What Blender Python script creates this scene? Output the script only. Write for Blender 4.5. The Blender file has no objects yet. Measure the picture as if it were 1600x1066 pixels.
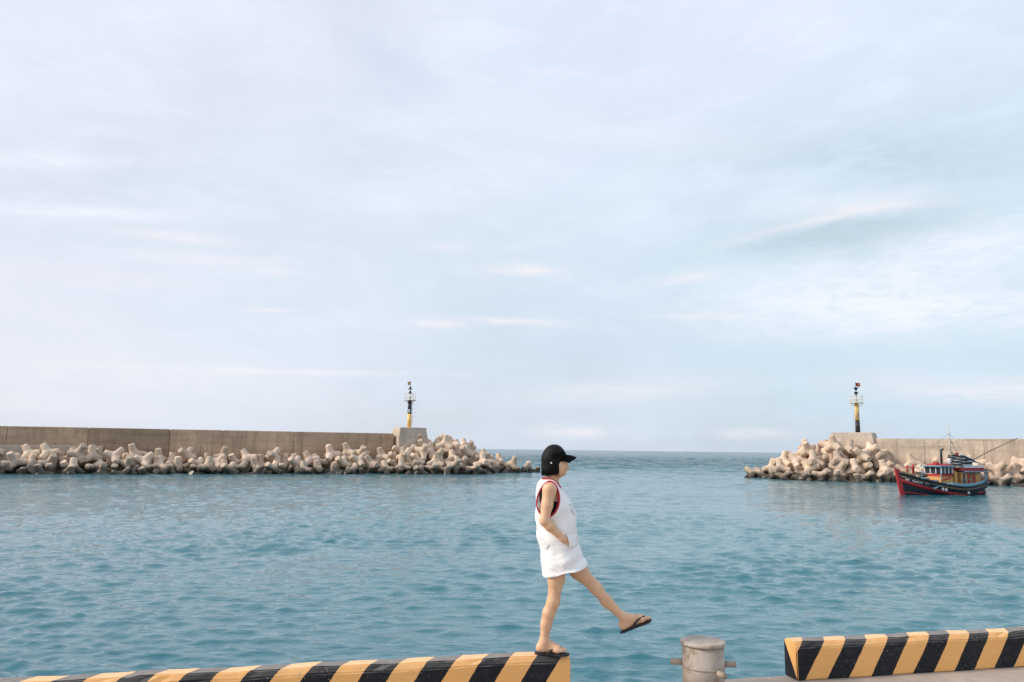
import bpy, bmesh, math, random
import numpy as np
from mathutils import Vector, Matrix
R_ = math.radians
SC = bpy.context.scene
COL = SC.collection
random.seed(7); RNG = np.random.default_rng(11)

# ------------------------------------------------------------------ camera
F_PX, PITCH, ROLL, CAM_Z = 1244.0, math.atan(169/1244.0), math.atan(0.0122), 1.83
_f = np.array([0, math.cos(PITCH), math.sin(PITCH)]); _r = np.array([1., 0, 0]); _u = np.cross(_r, _f)
_R = math.cos(ROLL)*_r + math.sin(ROLL)*_u; _U = -math.sin(ROLL)*_r + math.cos(ROLL)*_u
CAMP = np.array([0, 0, CAM_Z])
cam = bpy.data.cameras.new('camera'); cam_o = bpy.data.objects.new('camera', cam); COL.objects.link(cam_o)
cam.sensor_width = 36; cam.lens = F_PX/1600*36; cam.clip_start = 0.1; cam.clip_end = 90000
cam_o.matrix_world = Matrix(((_R[0], _U[0], -_f[0], 0), (_R[1], _U[1], -_f[1], 0), (_R[2], _U[2], -_f[2], CAM_Z), (0, 0, 0, 1)))
SC.camera = cam_o
def ray(x, y): return _f + (x-800)/F_PX*_R + (533-y)/F_PX*_U
def at_z(x, y, z): d = ray(x, y); return CAMP + (z-CAM_Z)/d[2]*d
def at_plane(x, y, p0, nrm):
    d = ray(x, y); t = np.dot(np.array(p0)-CAMP, nrm)/np.dot(d, nrm); return CAMP + t*d

# ------------------------------------------------------------------ node helpers
def new_mat(name):
    m = bpy.data.materials.new(name); m.use_nodes = True
    return m, m.node_tree, m.node_tree.nodes['Principled BSDF']
def nd(nt, t, ins=None, **kw):
    n = nt.nodes.new(t)
    for k, v in kw.items(): setattr(n, k, v)
    for k, v in (ins or {}).items():
        if isinstance(v, bpy.types.NodeSocket): nt.links.new(v, n.inputs[k])
        else: n.inputs[k].default_value = v
    return n
def mth(nt, op, a, b=0.0, c=None, clamp=False):
    d = {0: a, 1: b}
    if c is not None: d[2] = c
    n = nd(nt, 'ShaderNodeMath', d, operation=op); n.use_clamp = clamp
    return n.outputs[0]
def mixc(nt, fac, a, b, blend='MIX'):
    n = nd(nt, 'ShaderNodeMix', data_type='RGBA', blend_type=blend)
    for s, v in ((0, fac), (6, a), (7, b)):
        if isinstance(v, bpy.types.NodeSocket): nt.links.new(v, n.inputs[s])
        else: n.inputs[s].default_value = v if s == 0 else (tuple(v)+(1,) if len(v) == 3 else v)
    return n.outputs[2]
def ramp(nt, fac, stops):
    n = nd(nt, 'ShaderNodeValToRGB', {0: fac}); e = n.color_ramp.elements
    while len(e) < len(stops): e.new(0.5)
    for el, (p, c) in zip(e, stops):
        el.position = p; el.color = (c, c, c, 1) if isinstance(c, (int, float)) else tuple(c)+(1,)
    return n.outputs[0]
def noise(nt, vec, scale, detail=5, rough=0.55, dist=0.0):
    return nd(nt, 'ShaderNodeTexNoise', {'Vector': vec, 'Scale': scale, 'Detail': detail, 'Roughness': rough, 'Distortion': dist}).outputs[0]
def bump(nt, h, strength, dist, nrm=None):
    d = {'Strength': strength, 'Distance': dist, 'Height': h}
    if nrm is not None: d['Normal'] = nrm
    return nd(nt, 'ShaderNodeBump', d).outputs[0]
def scaled(nt, vec, s): return nd(nt, 'ShaderNodeMapping', {0: vec, 3: s}).outputs[0]

# ------------------------------------------------------------------ sky and sun
SUN_DIR = Vector((-0.82, -0.12, 0.56)).normalized()       # towards the sun: behind the left shoulder
sun = bpy.data.lights.new('sun', 'SUN'); sun.energy = 2.9; sun.angle = R_(10); sun.color = (1.0, 0.90, 0.78)
sun_o = bpy.data.objects.new('sun', sun); COL.objects.link(sun_o)
sun_o.rotation_euler = SUN_DIR.to_track_quat('Z', 'Y').to_euler(); sun_o.location = (-20, -15, 25)
SC.view_settings.view_transform = 'Standard'; SC.view_settings.look = 'None'
SC.view_settings.gamma = 1; SC.view_settings.exposure = 0.24; SC.view_settings.use_curve_mapping = False

W = bpy.data.worlds.new('World'); SC.world = W; W.use_nodes = True
nt = W.node_tree; bg = nt.nodes['Background']; bg.inputs[1].default_value = 0.1
sky = nd(nt, 'ShaderNodeTexSky', sky_type='NISHITA', sun_disc=False)
sky.sun_elevation = math.asin(SUN_DIR.z); sky.sun_rotation = math.atan2(SUN_DIR.x, SUN_DIR.y) % (2*math.pi)
sky.air_density = 1.0; sky.dust_density = 2.0; sky.ozone_density = 1.5
dirv = nd(nt, 'ShaderNodeTexCoord').outputs['Generated']
sp = nd(nt, 'ShaderNodeSeparateXYZ', {0: dirv}); dx, dy, dz = sp.outputs
az = mth(nt, 'ARCTAN2', dx, dy); el = mth(nt, 'ARCSINE', dz)
den = mth(nt, 'ADD', mth(nt, 'ABSOLUTE', dz), 0.09)
lay = nd(nt, 'ShaderNodeCombineXYZ', {0: mth(nt, 'DIVIDE', dx, den), 1: mth(nt, 'DIVIDE', dy, den)}).outputs[0]
veil_n = noise(nt, scaled(nt, dirv, (1, 1, 2.0)), 2.6, 6, 0.55, 0.4)
fine_n = noise(nt, scaled(nt, dirv, (1, 1, 3.0)), 9.0, 7, 0.62, 0.5)
# veil of thin high cloud over the blue: nearly everywhere, thinner in soft patches
veil = mth(nt, 'MULTIPLY_ADD', ramp(nt, veil_n, [(0.36, 0.0), (0.64, 1.0)]), 0.14, 0.76)
veil = mth(nt, 'MULTIPLY_ADD', ramp(nt, fine_n, [(0.48, 0.0), (0.72, 1.0)]), 0.08, veil)
elr = mth(nt, 'MULTIPLY', el, 1.75, clamp=True)
vcol = ramp(nt, elr, [(0.0, (0.58, 0.695, 0.81)), (0.10, (0.565, 0.705, 0.825)), (0.40, (0.635, 0.785, 0.875)), (0.75, (0.725, 0.825, 0.945)), (1.0, (0.76, 0.85, 0.985))])
# warmer, lilac-tinted veil towards the sun's side of the sky, bluer away from it
lil = ramp(nt, mth(nt, 'MULTIPLY_ADD', az, -0.6, 0.45, clamp=True), [(0.1, 0.0), (0.85, 1.0)])
vcol = mixc(nt, mth(nt, 'MULTIPLY', lil, 0.85), vcol, (0.775, 0.785, 0.875))
vcol10 = mixc(nt, 1.0, vcol, (9.75, 9.75, 9.8), 'MULTIPLY')
skyc = mixc(nt, veil, sky.outputs[0], vcol10)
# separate cloud banks: (pixel x, y, half length, half height, slope, opacity, colour)
wob = mth(nt, 'MULTIPLY_ADD', noise(nt, scaled(nt, dirv, (5, 5, 20)), 1.6, 6, 0.62), 2.0, -1.0)
wob2 = ramp(nt, noise(nt, scaled(nt, dirv, (9, 9, 34)), 3.2, 8, 0.68, .6), [(.34, 0.), (.66, 1.)])
PINK, WHT, GRY = (8.3, 7.8, 8.1), (8.1, 8.3, 9.0), (4.6, 5.75, 6.55)
banks = [(1330, 322, 130, 20, -.06, .55, WHT), (1315, 366, 165, 30, -.14, 1.3, GRY), (1270, 346, 105, 7, -.26, .6, PINK), (1380, 322, 70, 7, -.06, .55, PINK), (1390, 245, 150, 34, .0, .75, GRY), (1170, 250, 180, 26, .0, .35, GRY),
         (1420, 480, 260, 44, -.03, .85, WHT), (1480, 400, 230, 40, -.25, .65, WHT), (1560, 612, 160, 20, .05, .6, PINK), (1440, 548, 220, 18, .0, .6, (5.4, 6.6, 7.45)),
         (820, 423, 58, 9, .02, .8, PINK), (685, 505, 50, 7, .02, .75, PINK), (800, 502, 75, 6, .05, .7, PINK), (1070, 436, 45, 7, -.12, .6, PINK), (900, 676, 60, 9, .0, .6, PINK), (1180, 678, 50, 8, .0, .6, PINK),
         (130, 333, 120, 9, .04, .7, WHT), (60, 250, 110, 10, .03, .55, WHT), (280, 372, 90, 8, .08, .6, PINK), (330, 405, 110, 8, .05, .55, PINK), (140, 430, 150, 20, .1, .6, (7.5, 7.35, 8.0)), (420, 485, 38, 3, .0, .6, PINK), (430, 425, 40, 6, .05, .5, PINK),
         (130, 575, 300, 34, .10, .75, (7.4, 7.4, 8.0)), (40, 480, 140, 30, .2, .6, (7.35, 7.4, 8.0)), (420, 580, 200, 5, .02, .6, PINK), (40, 630, 220, 16, .08, .6, (7.4, 7.4, 8.0)), (980, 610, 140, 18, -.05, .45, PINK),
         (1100, 495, 70, 6, .0, .4, PINK), (690, 386, 45, 6, .0, .4, PINK), (1000, 215, 200, 20, .1, .35, (7.3, 7.4, 8.25))]
for (bx_, by_, hl, hh, slo, op, colr) in banks:
    d0 = ray(bx_, by_); d0 = d0/np.linalg.norm(d0); a0 = math.atan2(d0[0], d0[1]); e0 = math.asin(d0[2])
    d1 = ray(bx_+40, by_+40*slo); d1 = d1/np.linalg.norm(d1); slo = -(math.asin(d1[2])-e0)/(math.atan2(d1[0], d1[1])-a0)     # same slope, measured on the sky
    da = mth(nt, 'ADD', az, -a0)
    de = mth(nt, 'ADD', mth(nt, 'MULTIPLY_ADD', da, slo, el), -e0)
    de = mth(nt, 'MULTIPLY_ADD', wob, 0.9*hh/F_PX, de)
    q = mth(nt, 'ADD', mth(nt, 'POWER', mth(nt, 'MULTIPLY', da, F_PX/hl), 2.0), mth(nt, 'POWER', mth(nt, 'ABSOLUTE', mth(nt, 'MULTIPLY', de, F_PX/hh)), 2.0))
    fac = mth(nt, 'MULTIPLY', mth(nt, 'EXPONENT', mth(nt, 'MULTIPLY', q, -1.0)), mth(nt, 'MULTIPLY', mth(nt, 'MULTIPLY_ADD', wob2, .8, 0.42, clamp=True), op))
    skyc = mixc(nt, fac, skyc, colr)
nt.links.new(skyc, bg.inputs[0])

# ------------------------------------------------------------------ mesh helpers
def mesh_np(name, V, Fc, smooth=True):
    me = bpy.data.meshes.new(name); V = np.asarray(V, np.float32); Fc = np.asarray(Fc, np.int32); k = Fc.shape[1]
    me.vertices.add(len(V)); me.vertices.foreach_set('co', V.ravel())
    me.loops.add(Fc.size); me.loops.foreach_set('vertex_index', Fc.ravel())
    me.polygons.add(len(Fc)); me.polygons.foreach_set('loop_start', np.arange(0, Fc.size, k, dtype=np.int32))
    try: me.polygons.foreach_set('loop_total', np.full(len(Fc), k, np.int32))
    except Exception: pass
    me.polygons.foreach_set('use_smooth', np.full(len(Fc), smooth, bool))
    me.update(calc_edges=True); me.validate(); return me
def link(name, me, mat=None, parent=None, loc=(0, 0, 0), rz=0.0):
    o = bpy.data.objects.new(name, me); COL.objects.link(o); o.location = loc; o.rotation_euler = (0, 0, rz)
    if mat is not None and me is not None and len(me.materials) == 0: me.materials.append(mat)
    if parent is not None: o.parent = parent
    return o
def tag(o, label=None, cat=None, group=None, kind=None):
    for k, v in (('label', label), ('category', cat), ('group', group), ('kind', kind)):
        if v: o[k] = v
    return o
def empty(name, loc=(0, 0, 0), rz=0.0):
    o = bpy.data.objects.new(name, None); COL.objects.link(o); o.location = loc; o.rotation_euler = (0, 0, rz); return o
class MB:
    """collects shapes into one mesh"""
    def __init__(s): s.bm = bmesh.new()
    def hexa(s, P, bevel=0.0, seg=1):        # 8 points, bottom 4 then top 4, counter-clockwise
        vs = [s.bm.verts.new(p) for p in P]
        fs = [s.bm.faces.new([vs[i] for i in q]) for q in ((3, 2, 1, 0), (4, 5, 6, 7), (0, 1, 5, 4), (1, 2, 6, 5), (2, 3, 7, 6), (3, 0, 4, 7))]
        if bevel:
            ed = list({e for f in fs for e in f.edges}); bmesh.ops.bevel(s.bm, geom=ed, offset=bevel, segments=seg, affect='EDGES', profile=.5)
        return s
    def box(s, x0, x1, y0, y1, z0, z1, bevel=0.0, seg=1):
        return s.hexa([(x0, y0, z0), (x1, y0, z0), (x1, y1, z0), (x0, y1, z0), (x0, y0, z1), (x1, y0, z1), (x1, y1, z1), (x0, y1, z1)], bevel, seg)
    def tube(s, pts, rad, n=10, cap=True, closed=False):
        pts = [Vector(p) for p in pts]; m = len(pts); rad = rad if isinstance(rad, (list, tuple)) else [rad]*m
        rings = []; up = None
        for i, p in enumerate(pts):
            a = pts[i-1] if (i > 0 or closed) else p; b = pts[(i+1) % m] if (i < m-1 or closed) else p
            t = (b-a).normalized()
            if up is None: up = Vector((0, 0, 1)) if abs(t.z) < .9 else Vector((1, 0, 0))
            u = (up - t*up.dot(t)).normalized(); v = t.cross(u); up = u
            rings.append([s.bm.verts.new(p+(u*math.cos(2*math.pi*k/n)+v*math.sin(2*math.pi*k/n))*rad[i]) for k in range(n)])
        for i in range(m if closed else m-1):
            A, B = rings[i], rings[(i+1) % m]
            for k in range(n):
                f = s.bm.faces.new((A[k], A[(k+1) % n], B[(k+1) % n], B[k])); f.smooth = True
        if cap and not closed:
            s.bm.faces.new(rings[0][::-1]); s.bm.faces.new(rings[-1])
        return s
    def lathe(s, prof, n=24, c=(0, 0)):
        rings = [[s.bm.verts.new((c[0]+r*math.cos(2*math.pi*k/n), c[1]+r*math.sin(2*math.pi*k/n), z)) for k in range(n)] for r, z in prof]
        for A, B in zip(rings, rings[1:]):
            for k in range(n):
                f = s.bm.faces.new((A[k], A[(k+1) % n], B[(k+1) % n], B[k])); f.smooth = True
        s.bm.faces.new(rings[0][::-1]); s.bm.faces.new(rings[-1]); return s
    def grid(s, P, thick=0.0, smooth=True):   # 2-D list of points, given thickness along the face normals
        R0 = [[s.bm.verts.new(p) for p in row] for row in P]; fs = []
        for i in range(len(P)-1):
            for j in range(len(P[0])-1):
                f = s.bm.faces.new((R0[i][j], R0[i+1][j], R0[i+1][j+1], R0[i][j+1])); f.smooth = smooth; fs.append(f)
        if thick:
            bmesh.ops.recalc_face_normals(s.bm, faces=fs)
            bmesh.ops.solidify(s.bm, geom=fs, thickness=thick)
        return s
    def build(s, name, mat, parent=None, loc=(0, 0, 0), rz=0.0, fix=True, smooth_angle=None):
        if fix: bmesh.ops.recalc_face_normals(s.bm, faces=s.bm.faces)
        me = bpy.data.meshes.new(name); s.bm.to_mesh(me); s.bm.free()
        return link(name, me, mat, parent, loc, rz)

# --- signed distance shapes turned into one continuous surface
def surf_net(fn, lo, hi, h):
    lo = np.array(lo, float); n = np.ceil((np.array(hi)-lo)/h).astype(int)+1
    X = [(lo[i]+h*np.arange(n[i])).astype(np.float32) for i in range(3)]
    P = np.meshgrid(*X, indexing='ij'); V = fn(*P)
    ins = V < 0; cnt = np.zeros(n-1, np.uint8); acc = np.zeros(tuple(n-1)+(3,), np.float32); num = np.zeros(n-1, np.float32)
    for c in np.ndindex(2, 2, 2): cnt += ins[c[0]:n[0]-1+c[0], c[1]:n[1]-1+c[1], c[2]:n[2]-1+c[2]]
    mix = (cnt > 0) & (cnt < 8); I = np.argwhere(mix); idx = np.full(n-1, -1, np.int64); idx[mix] = np.arange(len(I))
    pos = np.zeros((len(I), 3), np.float32); w = np.zeros(len(I), np.float32)
    for ax in range(3):
        for a in (0, 1):
            for b in (0, 1):
                o0 = [0, 0, 0]; o0[(ax+1) % 3] = a; o0[(ax+2) % 3] = b; o1 = list(o0); o1[ax] = 1
                v0 = V[I[:, 0]+o0[0], I[:, 1]+o0[1], I[:, 2]+o0[2]]; v1 = V[I[:, 0]+o1[0], I[:, 1]+o1[1], I[:, 2]+o1[2]]
                cr = (v0 < 0) != (v1 < 0); t = np.where(cr, v0/np.where(cr, v0-v1, 1), 0)
                q = np.repeat(np.array([o0], np.float32), len(I), 0); q[:, ax] = t
                pos += q*cr[:, None]; w += cr
    pos = lo + h*(I + pos/np.maximum(w, 1)[:, None])
    Fs = []
    for ax in range(3):
        b, c = (ax+1) % 3, (ax+2) % 3
        sl0 = [slice(None)]*3; sl1 = [slice(None)]*3; sl0[ax] = slice(0, n[ax]-1); sl1[ax] = slice(1, n[ax])
        A, B = ins[tuple(sl0)], ins[tuple(sl1)]
        E = np.argwhere(A != B); E = E[(E[:, b] > 0) & (E[:, c] > 0) & (E[:, b] < n[b]-1) & (E[:, c] < n[c]-1)]
        if not len(E): continue
        s = A[E[:, 0], E[:, 1], E[:, 2]]
        def cell(db, dc):
            q = E.copy(); q[:, b] -= db; q[:, c] -= dc; return idx[q[:, 0], q[:, 1], q[:, 2]]
        q = np.stack([cell(1, 1), cell(0, 1), cell(0, 0), cell(1, 0)], 1)
        q[~s] = q[~s][:, ::-1]; Fs.append(q)
    return pos, np.concatenate(Fs)
def smin(a, b, k):
    h = np.maximum(k-np.abs(a-b), 0)/k; return np.minimum(a, b)-h*h*k*0.25
def smax(a, b, k): return -smin(-a, -b, k)
def s_cone(X, Y, Z, a, b, ra, rb):            # round cone (tapered capsule)
    a = np.asarray(a, np.float32); b = np.asarray(b, np.float32); d = b-a; L2 = float(d@d)
    t = np.clip(((X-a[0])*d[0]+(Y-a[1])*d[1]+(Z-a[2])*d[2])/L2, 0, 1)
    return np.sqrt((X-a[0]-t*d[0])**2+(Y-a[1]-t*d[1])**2+(Z-a[2]-t*d[2])**2)-(ra+(rb-ra)*t)
def s_ell(X, Y, Z, c, r):
    k0 = np.sqrt(((X-c[0])/r[0])**2+((Y-c[1])/r[1])**2+((Z-c[2])/r[2])**2)
    k1 = np.sqrt(((X-c[0])/r[0]**2)**2+((Y-c[1])/r[1]**2)**2+((Z-c[2])/r[2]**2)**2)
    return k0*(k0-1)/np.maximum(k1, 1e-6)

# ------------------------------------------------------------------ materials
def concrete(name, base, var=0.25, scale=1.0, rough=0.85, wet_z=None, stain=None, tint=False, bumpd=0.02):
    m, nt, b = new_mat(name)
    geo = nd(nt, 'ShaderNodeNewGeometry'); pos = geo.outputs['Position']
    n1 = noise(nt, pos, 0.55*scale, 8, 0.62); n2 = noise(nt, pos, 5*scale, 6, 0.6); n3 = noise(nt, pos, 28*scale, 4, 0.6)
    lo = tuple(c*(1-var) for c in base); hi = tuple(min(1, c*(1+var*.7)) for c in base)
    c = mixc(nt, ramp(nt, n1, [(.3, 0.), (.7, 1.)]), lo, hi)
    c = mixc(nt, mth(nt, 'MULTIPLY', ramp(nt, n2, [(.35, 1.), (.6, 0.)]), .35), c, tuple(x*.6 for x in base))
    if stain:
        st = noise(nt, scaled(nt, pos, (.9, .9, .09)), 1.6, 7, .65)
        ho = noise(nt, scaled(nt, pos, (.12, .12, 1.6)), 1.3, 6, .6)
        c = mixc(nt, mth(nt, 'MULTIPLY', ramp(nt, st, [(.48, 0.), (.72, 1.)]), stain), c, tuple(x*.38 for x in base))
        c = mixc(nt, mth(nt, 'MULTIPLY', ramp(nt, ho, [(.5, 0.), (.75, 1.)]), stain*.8), c, tuple(x*.45 for x in base))
    if stain and stain > .5:      # board marks left by the formwork
        zz_ = nd(nt, 'ShaderNodeSeparateXYZ', {0: pos}).outputs[2]; fz = mth(nt, 'FRACT', mth(nt, 'DIVIDE', zz_, .62))
        ln = mth(nt, 'LESS_THAN', fz, .07); c = mixc(nt, mth(nt, 'MULTIPLY', ln, mth(nt, 'MULTIPLY', n1, .5)), c, tuple(x*.3 for x in base))
    if tint:
        oi = nd(nt, 'ShaderNodeObjectInfo')
        c = mixc(nt, 1.0, c, oi.outputs['Color'], 'MULTIPLY')
    if wet_z is not None:
        z = nd(nt, 'ShaderNodeSeparateXYZ', {0: pos}).outputs[2]
        nn = noise(nt, pos, 1.3, 5, .6)
        zz = mth(nt, 'MULTIPLY_ADD', nn, -1.1, z)
        dark = ramp(nt, mth(nt, 'MULTIPLY_ADD', zz, 1/1.6, -(wet_z-.55)/1.6, clamp=True), [(0.0, 1.), (.30, .86), (.48, .22), (.8, 0.)])
        c = mixc(nt, dark, c, (.045, .034, .022))
        nt.links.new(mth(nt, 'MULTIPLY_ADD', dark, -.45, rough), b.inputs['Roughness'])
    else: b.inputs['Roughness'].default_value = rough
    nt.links.new(c, b.inputs['Base Color'])
    hgt = mth(nt, 'ADD', mth(nt, 'MULTIPLY', n2, .7), mth(nt, 'MULTIPLY', n3, .3))
    nt.links.new(bump(nt, hgt, .6, bumpd), b.inputs['Normal'])
    return m
def paint(name, base, rough=.5, wear=.15, scale=6., dirt=(.12, .09, .06), metal=0.):
    m, nt, b = new_mat(name)
    pos = nd(nt, 'ShaderNodeTexCoord').outputs['Object']
    n1 = noise(nt, pos, scale, 7, .65); n2 = noise(nt, pos, scale*.25, 5, .6)
    c = mixc(nt, ramp(nt, n2, [(.3, 0.), (.7, 1.)]), tuple(x*.86 for x in base), tuple(min(1, x*1.06) for x in base))
    c = mixc(nt, mth(nt, 'MULTIPLY', ramp(nt, n1, [(.52, 0.), (.72, 1.)]), wear*2), c, dirt)
    nt.links.new(c, b.inputs['Base Color']); b.inputs['Metallic'].default_value = metal
    nt.links.new(mth(nt, 'MULTIPLY_ADD', n1, .3, rough-.12), b.inputs['Roughness'])
    nt.links.new(bump(nt, n1, .25, .01), b.inputs['Normal'])
    return m
def rusty(name, base, rust):
    m, nt, b = new_mat(name); p = nd(nt, 'ShaderNodeTexCoord').outputs['Object']
    run = noise(nt, scaled(nt, p, (16, 16, 1.6)), 1, 6, .65); blot = noise(nt, p, 11, 7, .68); fine = noise(nt, p, 60, 5, .6)
    c = mixc(nt, ramp(nt, noise(nt, p, 4, 5, .6), [(.3, 0.), (.7, 1.)]), tuple(x*.75 for x in base), tuple(x*1.1 for x in base))
    c = mixc(nt, mth(nt, 'MULTIPLY', ramp(nt, run, [(.5, 0.), (.68, 1.)]), .6), c, rust)
    c = mixc(nt, mth(nt, 'MULTIPLY', ramp(nt, blot, [(.54, 0.), (.62, 1.)]), .75), c, tuple(x*.8 for x in rust))
    c = mixc(nt, mth(nt, 'MULTIPLY', ramp(nt, fine, [(.55, 0.), (.7, 1.)]), .35), c, (.10, .08, .06))
    nt.links.new(c, b.inputs['Base Color']); b.inputs['Roughness'].default_value = .7
    nt.links.new(bump(nt, mth(nt, 'ADD', blot, mth(nt, 'MULTIPLY', fine, .5)), .5, .006), b.inputs['Normal']); return m
WATER_Z = -1.6
M = dict(
    tetra=concrete('tetrapod_concrete', (.70, .545, .415), .24, .9, .85, wet_z=WATER_Z+.25, stain=.35, tint=True, bumpd=.05),
    wall=concrete('wall_concrete', (.66, .465, .315), .28, .5, .88, stain=.75, tint=True),
    base=concrete('plinth_concrete', (.54, .445, .355), .2, .6, .86, stain=.35),
    quay=concrete('quay_concrete', (.40, .335, .275), .2, 1.6, .85, bumpd=.006),
    rubble=concrete('rubble_rock', (.16, .13, .10), .4, 1.5, .9, wet_z=WATER_Z+.2, bumpd=.08),  # dark base colour paints shade into the gaps between tetrapods
    yellow=paint('beacon_yellow', (.90, .56, .18), .45, .12), black=paint('beacon_black', (.02, .025, .03), .45, .1),
    cream=paint('cream_rail', (.78, .68, .52), .5, .1), white=paint('white_paint', (.75, .74, .70), .5, .12), steel=paint('galvanised_steel', (.60, .53, .45), .5, .2),
    pillar=rusty('bollard_paint', (.47, .405, .345), (.30, .20, .13)), rust=paint('rusty_steel', (.36, .285, .225), .7, .3),
    bblack=paint('hull_black', (.020, .026, .036), .5, .22, 2.5, (.12, .09, .07)), bred=paint('hull_red', (.44, .028, .035), .55, .2, 3, (.2, .03, .02)),
    bblue=paint('boat_blue', (.16, .33, .42), .5, .2, 3), borange=paint('cabin_orange', (.64, .34, .11), .6, .3, 3), bwhite=paint('boat_white', (.72, .73, .74), .5, .15, 3),
    tarp=paint('blue_tarpaulin', (.17, .36, .46), .6, .1, 3), palet=paint('pale_blue_tarpaulin', (.42, .58, .70), .6, .1, 3), wood=paint('weathered_wood', (.30, .20, .12), .75, .3, 5), glassd=paint('dark_window_glass', (.03, .035, .04), .15, .05),
    bskt=paint('basket_dark', (.045, .055, .06), .7, .3, 5), rope=paint('rope', (.32, .24, .16), .8, .2))

# ------------------------------------------------------------------ water
def build_water():
    u = np.concatenate([-np.geomspace(7, 1.12, 14), np.linspace(-1.08, 1.08, 740), np.geomspace(1.12, 7, 14)])
    D = [3.0]
    while D[-1] < 800: D.append(D[-1]*1.0052+0.010)
    D = np.concatenate([np.array(D), np.geomspace(830, 60000, 50)])
    DD, UU = np.meshgrid(D, u, indexing='ij'); X = (DD+6)*UU; Y = DD + 0*UU
    sp = np.maximum((D[1:]-D[:-1]), 0.01); sp = np.append(sp, sp[-1])[:, None]; spx = (DD+6)*2.16/740
    spac = np.maximum(sp, spx); Z = np.zeros_like(X)
    # wind patches and the sheltered water inside the arms of the harbour
    def lump(s, k):
        g = np.random.default_rng(k); z = 0
        for _ in range(7):
            a = g.uniform(0, 6.28); z = z+np.sin((X*math.cos(a)+Y*math.sin(a))*s*g.uniform(.6, 1.6)+g.uniform(0, 6.28))
        return z/2.6
    patch = np.clip(1+.34*lump(.13, 3)+.24*lump(.5, 5), .3, 1.75)
    shel = 1-0.12*np.exp(-((Y-82)/24)**2)*np.clip((np.abs(X-14)-2)/14, 0, 1)
    g = np.random.default_rng(21)
    for i in range(120):
        lam = 0.24*(1.15/0.24)**g.uniform(0, 1)
        th = R_(-90)+g.normal(0, R_(31)); k = 2*math.pi/lam
        amp = lam*0.0041*g.uniform(.5, 1.4)*(1.0 if lam < .9 else (.9/lam)**.9)
        fade = np.clip((lam/spac-2.6)/2.6, 0, 1)
        ph = k*(X*math.cos(th)+Y*math.sin(th))+g.uniform(0, 6.28)
        ph = ph + .7*np.sin(.35*k*(X*math.sin(th)-Y*math.cos(th))*g.uniform(.3, .8)+g.uniform(0, 6))
        sn = np.sin(ph); Z += amp*fade*(np.exp(1.8*(sn-1))*2.0-.6)*patch*shel
    sg = np.sqrt(np.mean(Z[(DD < 60) & (np.abs(UU) < 1)]**2)); Z = Z+.8*np.maximum(Z-.9*sg, 0)*np.clip(1.6-DD/70, 0, 1)    # the highest crests stand up
    mid = np.clip((Y-28)/40, 0, 1)*np.clip(1.4-DD/300, 0, 1)            # chop in the harbour, carried by the coarser mesh
    for i in range(40):
        lam = 1.3*(3.6/1.3)**g.uniform(0, 1); th = R_(-88)+g.normal(0, R_(38)); k = 2*math.pi/lam
        ph = k*(X*math.cos(th)+Y*math.sin(th))+g.uniform(0, 6.28); ph = ph+.8*np.sin(.3*k*(X*math.sin(th)-Y*math.cos(th))+g.uniform(0, 6))
        Z += mid*lam*.0029*g.uniform(.5, 1.3)*np.clip((lam/spac-2.2)/2.2, 0, 1)*(np.exp(1.8*(np.sin(ph)-1))*1.9-.6)*patch
    out = np.clip((Y-105)/70, 0, 1)*np.clip(1.25-DD/900, .15, 1)       # open sea beyond the arms: longer, steeper waves
    for i in range(44):
        lam = 2.2*(11/2.2)**g.uniform(0, 1); th = R_(-80)+g.normal(0, R_(34)); k = 2*math.pi/lam
        ph = k*(X*math.cos(th)+Y*math.sin(th))+g.uniform(0, 6.28); ph = ph+.8*np.sin(.3*k*(X*math.sin(th)-Y*math.cos(th))+g.uniform(0, 6))
        Z += out*lam*.0075*g.uniform(.5, 1.3)*np.clip((lam/spac-2.2)/2.2, 0, 1)*(np.exp(1.6*(np.sin(ph)-1))*1.9-.6)
    Z += 0.012*lump(.9, 8)*np.clip(1-DD/300, 0, 1)
    Z = np.where((np.abs(UU) > 1.1) | (DD > 805), 0, Z)
    V = np.stack([X, Y, Z], -1).reshape(-1, 3); n, m = X.shape
    i = np.arange(n-1)[:, None]*m+np.arange(m-1)[None]; Fc = np.stack([i, i+1, i+m+1, i+m], -1).reshape(-1, 4)
    m_, nt, b = new_mat('sea_water')
    pos = nd(nt, 'ShaderNodeNewGeometry').outputs['Position']
    h1 = noise(nt, scaled(nt, pos, (1, 1.9, 1)), 2.3, 5, .6, .4)
    h2 = noise(nt, scaled(nt, pos, (1, 2.3, 1)), .55, 4, .55, .3)
    big = noise(nt, scaled(nt, pos, (.4, 1, 1)), .045, 3, .5)
    yy = nd(nt, 'ShaderNodeSeparateXYZ', {0: pos}).outputs[1]
    st = mth(nt, 'MULTIPLY', mth(nt, 'MULTIPLY_ADD', big, .5, .10), ramp(nt, mth(nt, 'MULTIPLY', yy, 1/90, clamp=True), [(.1, .6), (.45, .95), (.95, 2.2)]))     # ripples too fine for the mesh far out
    sea = ramp(nt, mth(nt, 'MULTIPLY_ADD', yy, 1/160, -100/160, clamp=True), [(0., 0.), (.5, .8), (1., 1.)])     # open water outside the arms is rougher
    h3 = noise(nt, scaled(nt, pos, (.6, 1.5, 1)), .32, 5, .62, .3)
    b0 = bump(nt, h3, mth(nt, 'MULTIPLY', sea, 1.0), 5.0)
    b1 = bump(nt, h2, st, .22, b0); b2 = bump(nt, h1, mth(nt, 'MULTIPLY', st, .9), .10, b1)
    rn = noise(nt, scaled(nt, pos, (.55, 1.25, 1)), 1.5, 4, .55, .25)       # short sharp-crested wavelets
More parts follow.
